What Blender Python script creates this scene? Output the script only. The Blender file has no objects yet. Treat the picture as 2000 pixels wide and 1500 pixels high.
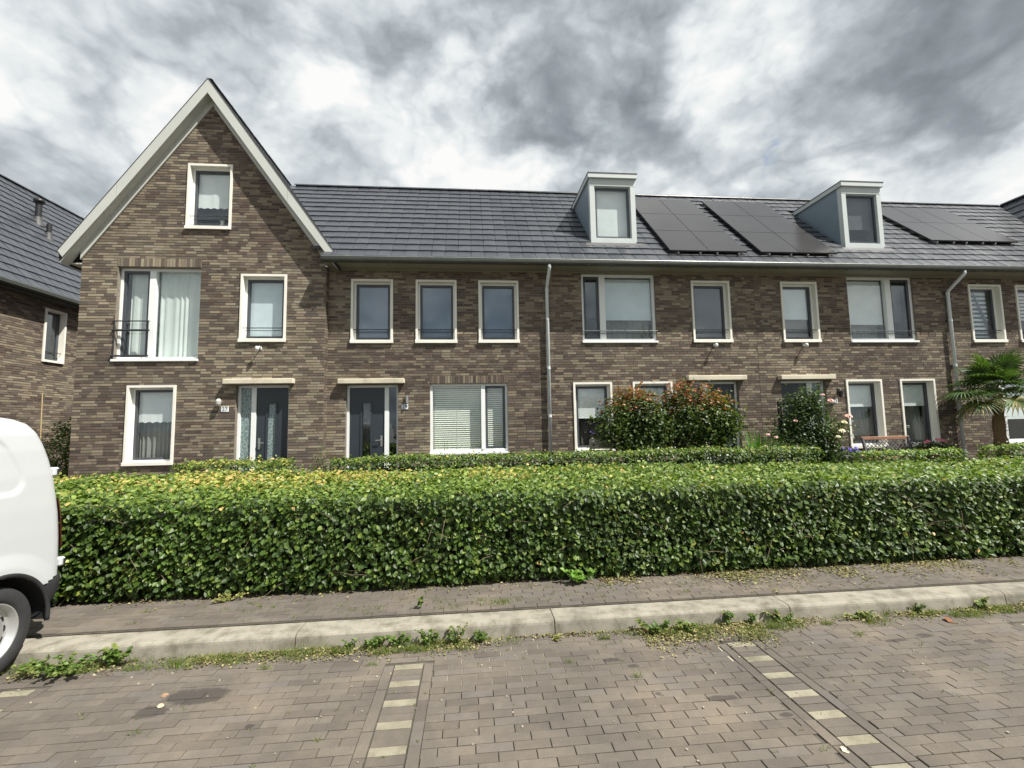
import bpy, math, random
import numpy as np
from mathutils import Vector, Matrix, noise

S = bpy.context.scene
C = S.collection
RND = random.Random(7)
rng = np.random.default_rng(11)

# ------------------------------------------------------------------ camera
PITCH, YAW, ROLL, FPX = math.radians(4.9498), math.radians(5.3367), math.radians(1.0412), 880.08
CAMZ = 1.8
cam = bpy.data.cameras.new('camera')
cam.sensor_width = 36.0
cam.lens = FPX / 2000.0 * 36.0
cam.clip_start = 0.05
cam.clip_end = 3000.0
camo = bpy.data.objects.new('camera', cam)
C.objects.link(camo)
camo.matrix_world = (Matrix.Translation((0, 0, CAMZ)) @ Matrix.Rotation(-YAW, 4, 'Z')
                     @ Matrix.Rotation(math.pi / 2 + PITCH, 4, 'X') @ Matrix.Rotation(-ROLL, 4, 'Z'))
S.camera = camo

# ------------------------------------------------------------------ sun and sky
SUN = Vector((1.5, -1.0, 2.6)).normalized()
sl = bpy.data.lights.new('sun', 'SUN')
sl.energy = 5.0
sl.angle = math.radians(0.6)
sl.color = (1.0, 0.965, 0.90)
so = bpy.data.objects.new('sun', sl)
C.objects.link(so)
so.rotation_euler = SUN.to_track_quat('Z', 'Y').to_euler()
so.location = (8, -6, 20)

S.view_settings.view_transform = 'Standard'
S.view_settings.look = 'None'
S.view_settings.gamma = 1.0
S.view_settings.use_curve_mapping = False
S.view_settings.exposure = 0.74

W = bpy.data.worlds.new('World')
S.world = W
W.use_nodes = True
W.cycles.sampling_method = 'MANUAL'
W.cycles.sample_map_resolution = 512


class NT:
    def __init__(s, tree):
        s.t = tree
        s.n = tree.nodes
        s.l = tree.links

    def add(s, typ, **kw):
        nd = s.n.new(typ)
        for k, v in kw.items():
            setattr(nd, k, v)
        return nd

    def put(s, sock, v):
        if hasattr(v, 'links') or isinstance(v, bpy.types.NodeSocket):
            s.l.new(v, sock)
        elif v is not None:
            sock.default_value = v

    def math(s, op, a, b=None, c=None, clamp=False):
        nd = s.add('ShaderNodeMath', operation=op)
        nd.use_clamp = clamp
        s.put(nd.inputs[0], a)
        if b is not None: s.put(nd.inputs[1], b)
        if c is not None: s.put(nd.inputs[2], c)
        return nd.outputs[0]

    def vmath(s, op, a, b=None, scale=None):
        nd = s.add('ShaderNodeVectorMath', operation=op)
        s.put(nd.inputs[0], a)
        if b is not None: s.put(nd.inputs[1], b)
        if scale is not None: s.put(nd.inputs[3], scale)
        return nd.outputs[1] if op in ('DOT_PRODUCT', 'LENGTH', 'DISTANCE') else nd.outputs[0]

    def noise(s, vec, scale, detail=4, rough=.5, dist=0.0, out=0):
        nd = s.add('ShaderNodeTexNoise')
        if vec is not None: s.put(nd.inputs['Vector'], vec)
        s.put(nd.inputs['Scale'], scale)
        nd.inputs['Detail'].default_value = detail
        nd.inputs['Roughness'].default_value = rough
        nd.inputs['Distortion'].default_value = dist
        return nd.outputs[out]

    def ramp(s, fac, stops, interp='LINEAR'):
        nd = s.add('ShaderNodeValToRGB')
        cr = nd.color_ramp
        cr.interpolation = interp
        while len(cr.elements) < len(stops):
            cr.elements.new(0.5)
        for e, (p, col) in zip(cr.elements, stops):
            e.position = p
            e.color = (*col, 1) if len(col) == 3 else col
        s.put(nd.inputs[0], fac)
        return nd.outputs[0]

    def mix(s, fac, a, b, blend='MIX'):
        nd = s.add('ShaderNodeMix', data_type='RGBA', blend_type=blend)
        s.put(nd.inputs[0], fac)
        s.put(nd.inputs[6], a if not isinstance(a, tuple) or len(a) == 4 else (*a, 1))
        s.put(nd.inputs[7], b if not isinstance(b, tuple) or len(b) == 4 else (*b, 1))
        return nd.outputs[2]

    def maprange(s, v, a, b, c=0.0, d=1.0, smooth=True):
        nd = s.add('ShaderNodeMapRange')
        nd.interpolation_type = 'SMOOTHSTEP' if smooth else 'LINEAR'
        s.put(nd.inputs[0], v)
        for i, q in zip((1, 2, 3, 4), (a, b, c, d)):
            nd.inputs[i].default_value = q
        return nd.outputs[0]


SKY_OFF = (3.1, 1.7, .4)


def build_sky():
    t = NT(W.node_tree)
    t.n.clear()
    out = t.add('ShaderNodeOutputWorld')
    sky = t.add('ShaderNodeTexSky', sky_type='NISHITA')
    sky.sun_disc = False
    sky.sun_elevation = math.asin(SUN.z)
    sky.sun_rotation = math.atan2(SUN.x, SUN.y)
    b1 = t.add('ShaderNodeBackground')
    t.put(b1.inputs[0], sky.outputs[0])
    b1.inputs[1].default_value = 0.1
    tc = t.add('ShaderNodeTexCoord')
    d = tc.outputs['Generated']
    sx = t.add('ShaderNodeSeparateXYZ')
    t.put(sx.inputs[0], d)
    cb = t.add('ShaderNodeCombineXYZ')
    t.put(cb.inputs[0], sx.outputs[0])
    t.put(cb.inputs[1], sx.outputs[1])
    t.put(cb.inputs[2], t.math('MULTIPLY', sx.outputs[2], 1.45))
    p = t.vmath('ADD', cb.outputs[0], SKY_OFF)
    big = t.noise(p, 2.1, 4, .5, .4)
    med = t.noise(p, 4.6, 9, .56, .25)
    fine = t.noise(p, 16.0, 5, .6, .3)
    wq = t.vmath('SCALE', t.vmath('SUBTRACT', t.noise(p, 3.5, 5, .55, 0, out=1), (.5, .5, .5)), scale=.30)
    vo = t.add('ShaderNodeTexVoronoi', feature='F1')
    t.put(vo.inputs['Vector'], t.vmath('ADD', p, wq))
    vo.inputs['Scale'].default_value = 4.2
    vo.inputs['Detail'].default_value = 3.5
    vo.inputs['Roughness'].default_value = .55
    puff = vo.outputs['Distance']
    # warped direction so that the single dark banks have torn edges
    wv = t.noise(p, 5.5, 5, .6, 0, out=1)
    wv = t.vmath('SUBTRACT', wv, (.5, .5, .5))
    dw = t.vmath('NORMALIZE', t.vmath('ADD', d, t.vmath('SCALE', wv, scale=.30)))
    dens = t.math('ADD', t.math('MULTIPLY', big, .75), t.math('MULTIPLY', med, .85))
    dens = t.math('ADD', dens, t.math('MULTIPLY', fine, .22))
    dens = t.math('ADD', dens, t.math('MULTIPLY', puff, .62))
    dens = t.math('SUBTRACT', t.math('MULTIPLY', dens, 1.06), 1.285)
    # the single dark and bright cloud banks: direction, inner and outer radius in degrees, amount
    blobs = [((.186, .717, .671), 2, 15, .26), ((.551, .601, .580), 2, 12, .10), ((.677, .543, .497), 2, 10, .26), ((.360, .760, .540), 2, 12, -.16),
             ((-.604, .673, .428), 5, 24, -.03), ((.475, .751, .458), 2, 8, .05), ((-.593, .609, .527), 3, 16, -.12), ((.715, .479, .509), 1, 8, .14),
             ((-.255, .748, .614), 5, 24, -.10), ((.047, .861, .507), 1, 9, -.17), ((.395, .659, .640), 2, 9, -.12), ((.717, .574, .395), 2, 12, -.16),
             ((.593, .651, .474), 2, 10, -.12), ((-.146, .818, .556), 3, 14, -.06)]
    for (q, r0, r1, amt) in blobs:
        dot = t.vmath('DOT_PRODUCT', dw, q)
        m = t.maprange(dot, math.cos(math.radians(r1)), math.cos(math.radians(r0)), 0, amt)
        dens = t.math('ADD', dens, m)
    col = t.ramp(dens, [(.04, (1.0, 1.0, .985)), (.20, (.84, .875, .885)), (.34, (.66, .71, .74)), (.52, (.45, .50, .535)), (.72, (.31, .345, .38)), (1.0, (.20, .225, .25))])
    b2 = t.add('ShaderNodeBackground')
    t.put(b2.inputs[0], col)
    b2.inputs[1].default_value = 0.585
    gap = t.noise(p, 2.6, 5, .6, .2)
    gfac = t.maprange(t.math('ADD', gap, t.math('MULTIPLY', fine, .25)), .80, .90, 1, 0)
    mx = t.add('ShaderNodeMixShader')
    t.put(mx.inputs[0], gfac)
    t.l.new(b1.outputs[0], mx.inputs[1])
    t.l.new(b2.outputs[0], mx.inputs[2])
    t.l.new(mx.outputs[0], out.inputs[0])


build_sky()


# ------------------------------------------------------------------ materials
def new_mat(name):
    m = bpy.data.materials.new(name)
    m.use_nodes = True
    t = NT(m.node_tree)
    b = t.n['Principled BSDF']
    return m, t, b


def plain(name, col, rough=.5, var=.12, scale=6.0, bump=0.0, bscale=60.0, metal=0.0, spec=.5, coat=0.0):
    m, t, b = new_mat(name)
    g = t.add('ShaderNodeNewGeometry')
    n = t.noise(g.outputs['Position'], scale, 5, .6)
    lo = tuple(c * (1 - var) for c in col)
    hi = tuple(min(1, c * (1 + var)) for c in col)
    t.put(b.inputs['Base Color'], t.ramp(n, [(.3, lo), (.7, hi)]))
    b.inputs['Roughness'].default_value = rough
    b.inputs['Metallic'].default_value = metal
    b.inputs['Specular IOR Level'].default_value = spec
    b.inputs['Coat Weight'].default_value = coat
    if bump:
        bp = t.add('ShaderNodeBump')
        bp.inputs['Strength'].default_value = bump
        bp.inputs['Distance'].default_value = .01
        t.put(bp.inputs['Height'], t.noise(g.outputs['Position'], bscale, 6, .6))
        t.put(b.inputs['Normal'], bp.outputs[0])
    return m


def piece_random(t):
    g = t.add('ShaderNodeNewGeometry')
    oi = t.add('ShaderNodeObjectInfo')
    return g, t.math('FRACT', t.math('ADD', g.outputs['Random Per Island'], oi.outputs['Random']))


BRICK_RAMP = [(.0, (.062, .047, .041)), (.14, (.088, .063, .051)), (.28, (.125, .092, .070)), (.40, (.115, .094, .077)), (.50, (.168, .132, .096)),
              (.62, (.210, .172, .120)), (.74, (.255, .212, .147)), (.86, (.295, .250, .172)), (1.0, (.36, .322, .25))]


def brick_colour(u, v, r, gain=1.08):
    """colour of one brick: mostly chance, partly in runs along the course and in fields"""
    row = int(v / .0622)
    q = .47 + (r.random() - .5) * .60 + .18 * noise.noise((u * .9, row * 3.7, 2.0)) + .22 * noise.noise((u * .35, v * .5, 7.0))
    q = min(max(q, 0), 1)
    c = [float(np.interp(q, [p for p, _ in BRICK_RAMP], [k[i] for _, k in BRICK_RAMP])) for i in range(3)]
    w = r.uniform(.90, 1.10) * gain
    gr = sum(c) / 3
    c = [x * .88 + gr * .12 for x in c]
    return (c[0] * w * r.uniform(.96, 1.04), c[1] * w, c[2] * w * r.uniform(.96, 1.04))


def brick_mat(name):
    m, t, b = new_mat(name)
    g = t.add('ShaderNodeNewGeometry')
    at = t.add('ShaderNodeAttribute', attribute_name='Col')
    oi = t.add('ShaderNodeObjectInfo')
    # joined bricks carry their colour in the mesh, single bricks in the object
    col = t.mix(at.outputs['Alpha'], oi.outputs['Color'], at.outputs['Color'])
    n = t.noise(g.outputs['Position'], 60, 5, .7)
    n2 = t.noise(g.outputs['Position'], .55, 5, .6)
    col = t.mix(.6, col, t.ramp(n, [(.25, (.72, .71, .70)), (.5, (.98, .98, .98)), (.75, (1.2, 1.19, 1.17))]), 'MULTIPLY')
    col = t.mix(.6, col, t.ramp(n2, [(.3, (.82, .81, .82)), (.7, (1.14, 1.13, 1.1))]), 'MULTIPLY')
    t.put(b.inputs['Base Color'], col)
    b.inputs['Roughness'].default_value = .9
    b.inputs['Specular IOR Level'].default_value = .22
    return m


def paver_mat(name):
    m, t, b = new_mat(name)
    g, r = piece_random(t)
    P = g.outputs['Position']
    col = t.ramp(r, [(.0, (.106, .091, .077)), (.3, (.119, .103, .086)), (.6, (.127, .110, .092)), (.85, (.137, .119, .099)), (1.0, (.126, .112, .100))])
    n = t.noise(P, 160, 5, .7)
    n2 = t.noise(P, 14, 5, .6)
    n3 = t.noise(P, 1.1, 5, .6, .3)
    col = t.mix(.7, col, t.ramp(n, [(.3, (.68, .67, .66)), (.7, (1.25, 1.25, 1.25))]), 'MULTIPLY')
    col = t.mix(.6, col, t.ramp(n2, [(.3, (.85, .85, .86)), (.7, (1.13, 1.12, 1.1))]), 'MULTIPLY')
    col = t.mix(1, col, t.ramp(n3, [(.32, (.82, .82, .84)), (.5, (1, 1, 1)), (.68, (1.35, 1.3, 1.2))]), 'MULTIPLY')
    # oil drips, each with its own shape
    stain = None
    for (x, y, rad, ec) in STAINS:
        dv = t.vmath('MULTIPLY', t.vmath('SUBTRACT', P, (x, y, 0)), (1 / rad, 1 / (rad * ec), 0))
        dv = t.vmath('ADD', dv, t.vmath('SCALE', t.vmath('SUBTRACT', t.noise(P, 9 / max(rad * 6, .6), 5, .6, 0, out=1), (.5, .5, .5)), scale=1.5))
        q = t.maprange(t.vmath('LENGTH', t.vmath('MULTIPLY', dv, (1, 1, 0))), .75, 1.1, 1, 0)
        stain = q if stain is None else t.math('MAXIMUM', stain, q)
    col = t.mix(t.math('MULTIPLY', stain, .62), col, (.028, .024, .023))
    # pale sand washed over the surface
    sand = t.maprange(t.noise(P, 2.3, 8, .7, .4), .60, .74, 0, .35)
    col = t.mix(sand, col, (.235, .21, .175))
    t.put(b.inputs['Base Color'], col)
    b.inputs['Roughness'].default_value = .82
    b.inputs['Specular IOR Level'].default_value = .3
    bp = t.add('ShaderNodeBump')
    bp.inputs['Strength'].default_value = .35
    bp.inputs['Distance'].default_value = .003
    t.put(bp.inputs['Height'], n)
    t.put(b.inputs['Normal'], bp.outputs[0])
    return m


STAINS = [(-1.85, 3.40, .24, .45), (-2.05, 3.25, .12, .6), (-1.35, 3.03, .035, .7), (-2.1, 2.72, .05, .4), (-1.95, 2.70, .03, .6), (1.05, 3.50, .07, .4),
          (1.22, 3.05, .025, .8), (1.18, 3.40, .05, .5), (1.60, 2.95, .10, .35), (3.7, 3.55, .08, .4), (3.4, 3.5, .1, .3), (4.05, 3.4, .08, .4), (1.9, 2.75, .05, .5)]


def tile_mat(name):
    m, t, b = new_mat(name)
    g, r = piece_random(t)
    P = g.outputs['Position']
    col = t.ramp(r, [(0, (.043, .047, .056)), (.6, (.050, .054, .063)), (1, (.057, .061, .070))])
    n = t.noise(P, 5, 6, .6)
    col = t.mix(.6, col, t.ramp(n, [(.3, (.7, .7, .7)), (.7, (1.3, 1.3, 1.28))]), 'MULTIPLY')
    t.put(b.inputs['Base Color'], col)
    t.put(b.inputs['Roughness'], t.maprange(t.math('ADD', t.math('MULTIPLY', r, .5), t.math('MULTIPLY', n, .5)), .2, .8, .31, .38))
    b.inputs['Specular IOR Level'].default_value = .62
    bp = t.add('ShaderNodeBump')
    bp.inputs['Strength'].default_value = .12
    bp.inputs['Distance'].default_value = .004
    t.put(bp.inputs['Height'], t.noise(P, 30, 4, .6))
    t.put(b.inputs['Normal'], bp.outputs[0])
    return m


def leaf_mat(name, rough=.38, trans=.28, spec=.5):
    m, t, b = new_mat(name)
    at = t.add('ShaderNodeAttribute', attribute_name='Col')
    g = t.add('ShaderNodeNewGeometry')
    n = t.noise(g.outputs['Position'], 45, 3, .6)
    col = t.mix(.5, at.outputs['Color'], t.ramp(n, [(.3, (.72, .74, .7)), (.7, (1.25, 1.22, 1.2))]), 'MULTIPLY')
    t.put(b.inputs['Base Color'], col)
    b.inputs['Roughness'].default_value = rough
    b.inputs['Specular IOR Level'].default_value = spec
    tr = t.add('ShaderNodeBsdfTranslucent')
    t.put(tr.inputs[0], t.mix(1, col, (1.5, 1.6, .75), 'MULTIPLY'))
    mx = t.add('ShaderNodeMixShader')
    mx.inputs[0].default_value = trans
    t.l.new(b.outputs[0], mx.inputs[1])
    t.l.new(tr.outputs[0], mx.inputs[2])
    t.l.new(mx.outputs[0], t.n['Material Output'].inputs[0])
    return m


def glass_mat(name, f0=.075, tint=(.98, .99, .985)):
    m, t, b = new_mat(name)
    t.n.remove(b)
    g = t.add('ShaderNodeNewGeometry')
    c = t.math('ABSOLUTE', t.vmath('DOT_PRODUCT', g.outputs['Normal'], g.outputs['Incoming']))
    fac = t.math('MULTIPLY_ADD', t.math('POWER', t.math('SUBTRACT', 1.0, c), 5.0), 1 - f0, f0)
    tr = t.add('ShaderNodeBsdfTransparent')
    tr.inputs[0].default_value = (*tint, 1)
    gl = t.add('ShaderNodeBsdfGlossy')
    gl.inputs['Roughness'].default_value = .0
    gl.inputs['Color'].default_value = (.92, .97, 1.0, 1)
    bp = t.add('ShaderNodeBump')
    bp.inputs['Strength'].default_value = .05
    bp.inputs['Distance'].default_value = .02
    t.put(bp.inputs['Height'], t.noise(g.outputs['Position'], 1.3, 2, .5))
    t.put(gl.inputs['Normal'], bp.outputs[0])
    mx = t.add('ShaderNodeMixShader')
    t.put(mx.inputs[0], fac)
    t.l.new(tr.outputs[0], mx.inputs[1])
    t.l.new(gl.outputs[0], mx.inputs[2])
    t.l.new(mx.outputs[0], t.n['Material Output'].inputs[0])
    return m


def fabric_mat(name, col, trans=.35, rough=.9):
    m, t, b = new_mat(name)
    g = t.add('ShaderNodeNewGeometry')
    n = t.noise(g.outputs['Position'], 3, 4, .6)
    c = t.ramp(n, [(.3, tuple(x * .93 for x in col)), (.7, tuple(min(1, x * 1.05) for x in col))])
    t.put(b.inputs['Base Color'], c)
    b.inputs['Roughness'].default_value = rough
    b.inputs['Specular IOR Level'].default_value = .15
    tr = t.add('ShaderNodeBsdfTranslucent')
    t.put(tr.inputs[0], c)
    mx = t.add('ShaderNodeMixShader')
    mx.inputs[0].default_value = trans
    t.l.new(b.outputs[0], mx.inputs[1])
    t.l.new(tr.outputs[0], mx.inputs[2])
    t.l.new(mx.outputs[0], t.n['Material Output'].inputs[0])
    return m


def patterned_glass(name):
    m, t, b = new_mat(name)
    g = t.add('ShaderNodeNewGeometry')
    v = t.add('ShaderNodeTexVoronoi')
    t.put(v.inputs['Vector'], g.outputs['Position'])
    v.inputs['Scale'].default_value = 34
    t.put(b.inputs['Base Color'], t.ramp(v.outputs['Distance'], [(.1, (.20, .27, .26)), (.35, (.33, .41, .39)), (.6, (.13, .18, .18))]))
    b.inputs['Roughness'].default_value = .22
    b.inputs['Specular IOR Level'].default_value = .8
    return m


def concrete_mat(name, col, stain=.35):
    m, t, b = new_mat(name)
    g = t.add('ShaderNodeNewGeometry')
    P = g.outputs['Position']
    n1 = t.noise(P, 1.6, 8, .65, .3)
    n2 = t.noise(P, 120, 4, .7)
    n3 = t.noise(P, 7, 6, .65)
    c = t.ramp(n1, [(.28, tuple(x * .70 for x in col)), (.48, col), (.7, tuple(x * 1.12 for x in col))])
    c = t.mix(.6, c, t.ramp(n2, [(.3, (.76, .76, .75)), (.7, (1.2, 1.2, 1.2))]), 'MULTIPLY')
    c = t.mix(stain, c, t.ramp(n3, [(.34, (.45, .44, .38)), (.55, (1, 1, 1)), (.8, (1.15, 1.12, 1.05))]), 'MULTIPLY')
    t.put(b.inputs['Base Color'], c)
    b.inputs['Roughness'].default_value = .9
    b.inputs['Specular IOR Level'].default_value = .25
    bp = t.add('ShaderNodeBump')
    bp.inputs['Strength'].default_value = .4
    bp.inputs['Distance'].default_value = .004
    t.put(bp.inputs['Height'], n2)
    t.put(b.inputs['Normal'], bp.outputs[0])
    return m


M = {}
M['brick'] = brick_mat('facade_brick')
M['mortar'] = plain('mortar', (.20, .172, .138), .95, .25, 14, .3, 90)
M['paver'] = paver_mat('paving_brick')
M['joint'] = plain('joint_sand', (.075, .066, .050), .95, .5, 9, .4, 120)
M['jointpale'] = plain('pale_joint_sand', (.33, .29, .22), .95, .25, 9, .4, 120)
M['white_paver'] = concrete_mat('pale_marker_brick', (.25, .228, .170), .6)
M['kerb'] = concrete_mat('kerb_concrete', (.27, .248, .203), .75)
M['soil'] = plain('soil', (.052, .040, .028), .95, .5, 12, .8, 50)
M['ground'] = plain('ground', (.11, .10, .09), .95, .25, .8, .3, 20)
M['tile'] = tile_mat('roof_tile')
M['deck'] = plain('roof_felt', (.03, .03, .03), .9)
M['leaf'] = leaf_mat('leaf', .46, .28, .42)
M['leaf_matte'] = leaf_mat('leaf_matte', .5, .3, .35)
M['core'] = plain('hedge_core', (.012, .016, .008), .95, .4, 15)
M['bark'] = plain('bark', (.085, .062, .044), .9, .35, 30, .6, 60)
M['twig'] = plain('twig_bark', (.16, .12, .075), .8, .3, 30)
M['cream'] = plain('cream_surround', (.80, .775, .69), .55, .05, 3, .05, 80)
M['white_frame'] = plain('white_frame', (.80, .82, .80), .35, .03, 3)
M['sash'] = plain('anthracite_sash', (.060, .066, .076), .35, .08, 4)
M['door'] = plain('anthracite_door', (.030, .038, .046), .34, .08, 4)
M['rail'] = plain('dark_rail', (.03, .033, .038), .4)
M['glass'] = glass_mat('window_glass')
M['dormer_glass'] = M['glass']
M['frosted'] = patterned_glass('patterned_glass')
M['stone'] = concrete_mat('door_canopy_stone', (.60, .55, .43), .12)
M['grey_paint'] = plain('light_grey_paint', (.52, .53, .49), .5, .04, 2)
M['grey_paint2'] = plain('dormer_paint', (.52, .56, .545), .5, .04, 2)
M['cheek'] = plain('blue_grey_cladding', (.18, .235, .28), .45, .06, 2)
M['paint_shaded'] = plain('shaded_grey_paint', (.24, .23, .175), .6, .06, 3)  # grey eave paint darkened, the shade under the gutter put into its colour
M['zinc'] = plain('dark_zinc', (.06, .065, .055), .5, .15, 5, 0, 60, .3)
M['zinc_light'] = plain('pale_zinc_lip', (.30, .32, .30), .4, .1, 5, 0, 60, .3)
M['pipe'] = plain('grey_downpipe', (.60, .64, .64), .4, .05, 3)
M['lead'] = plain('lead_flashing', (.06, .058, .058), .6, .2, 8)
M['panel'] = plain('solar_cell', (.036, .033, .033), .2, .1, 1.5, 0, 60, 0, .6)
M['panel_frame'] = plain('solar_frame', (.03, .028, .028), .3)
M['blind_light'] = fabric_mat('pale_blind', (.86, .91, .90), .1)
M['blind_blue'] = fabric_mat('blue_blind', (.74, .84, .88), .1)
M['blind_sky'] = fabric_mat('sky_tinted_blind', (.14, .20, .30), .05)  # blue tint puts the sky reflected in the panes into the blind colour
M['blind_grey'] = fabric_mat('grey_screen', (.12, .13, .14), .05)
M['net'] = fabric_mat('net_curtain', (.84, .91, .86), .2)
M['net_dark'] = fabric_mat('grey_net_curtain', (.36, .38, .35), .3)
M['drape'] = fabric_mat('taupe_drape', (.13, .125, .115), .1)
M['venetian'] = plain('cream_slat', (.80, .83, .72), .5, .04)
M['room'] = plain('room_wall', (.16, .155, .145), .9)
M['metal'] = plain('brushed_steel', (.55, .55, .53), .3, .1, 6, 0, 60, .9)
M['lamp_glass'] = plain('lamp_glass', (.55, .54, .48), .2, .1, 30)
M['black'] = plain('black_metal', (.015, .015, .015), .45)
M['plate'] = plain('enamel_plate', (.75, .78, .78), .3, .03)
M['digit'] = plain('blue_digits', (.03, .06, .11), .5)
M['van_white'] = plain('white_van_paint', (.50, .515, .52), .3, .015, 2, 0, 60, 0, .5, .3)
M['plastic'] = plain('black_plastic', (.022, .022, .024), .6, .15, 10, .1, 200)
M['tyre'] = plain('tyre_rubber', (.025, .025, .026), .85, .2, 20, .2, 90)
M['rim'] = plain('steel_rim', (.50, .50, .49), .38, .1, 6, 0, 60, .6)
M['redlens'] = plain('red_lens', (.17, .012, .010), .15, .15, 20)
M['carglass'] = plain('dark_car_glass', (.015, .018, .02), .05, .1, 3)
M['bench_wood'] = plain('bench_wood', (.30, .15, .09), .6, .2, 14)
M['iron'] = plain('cast_iron', (.10, .10, .105), .5, .2, 14)
M['red_pot'] = plain('red_planter', (.16, .03, .02), .4, .15, 8)
M['chair'] = plain('beige_chair', (.50, .44, .35), .6, .1, 8)
M['bamboo'] = plain('bamboo', (.45, .34, .17), .6, .15, 20)
M['fibre'] = plain('palm_fibre', (.20, .135, .075), .95, .45, 50, .8, 90)
M['pink'] = plain('pink_petal', (.78, .46, .40), .6, .15, 40)
M['pinkg'] = plain('geranium_petal', (.75, .22, .30), .6, .15, 40)
M['violet'] = plain('violet_petal', (.17, .13, .55), .6, .3, 60)
M['ivory'] = plain('ivory_petal', (.80, .72, .46), .6, .1, 60)
M['porcelain'] = plain('porcelain', (.75, .76, .74), .25, .05)
M['dry'] = leaf_mat('dry_leaf', .7, .15, .2)


# ------------------------------------------------------------------ object helpers
def tag(o, label=None, cat=None, group=None, kind=None):
    if label: o['label'] = label
    if cat: o['category'] = cat
    if group: o['group'] = group
    if kind: o['kind'] = kind
    return o


def link(o, parent=None):
    C.objects.link(o)
    if parent is not None:
        o.parent = parent
        if parent.type == 'EMPTY':
            o.matrix_parent_inverse = Matrix.Translation(-Vector(parent.location))
    return o


def thing(name, loc, label, cat, group=None):
    o = bpy.data.objects.new(name, None)
    o.empty_display_size = .2
    o.location = loc
    C.objects.link(o)
    return tag(o, label, cat, group)


def np_mesh(name, V, quads=None, tris=None, cols=None, smooth=False, alpha=1.0):
    me = bpy.data.meshes.new(name)
    V = np.asarray(V, np.float32).reshape(-1, 3)
    nq = 0 if quads is None else len(quads)
    nt = 0 if tris is None else len(tris)
    loops = []
    if nq: loops.append(np.asarray(quads, np.int32).ravel())
    if nt: loops.append(np.asarray(tris, np.int32).ravel())
    loops = np.concatenate(loops)
    me.vertices.add(len(V))
    me.vertices.foreach_set('co', V.ravel())
    me.loops.add(len(loops))
    me.loops.foreach_set('vertex_index', loops)
    me.polygons.add(nq + nt)
    starts = np.concatenate([np.arange(nq) * 4, nq * 4 + np.arange(nt) * 3]).astype(np.int32)
    me.polygons.foreach_set('loop_start', starts)
    me.polygons.foreach_set('use_smooth', np.full(nq + nt, bool(smooth)))
    me.update(calc_edges=True)
    if cols is not None:
        a = me.color_attributes.new('Col', 'FLOAT_COLOR', 'POINT')
        c = np.ones((len(V), 4), np.float32)
        c[:, :3] = cols
        c[:, 3] = alpha
        a.data.foreach_set('color', c.ravel())
    return me


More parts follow.
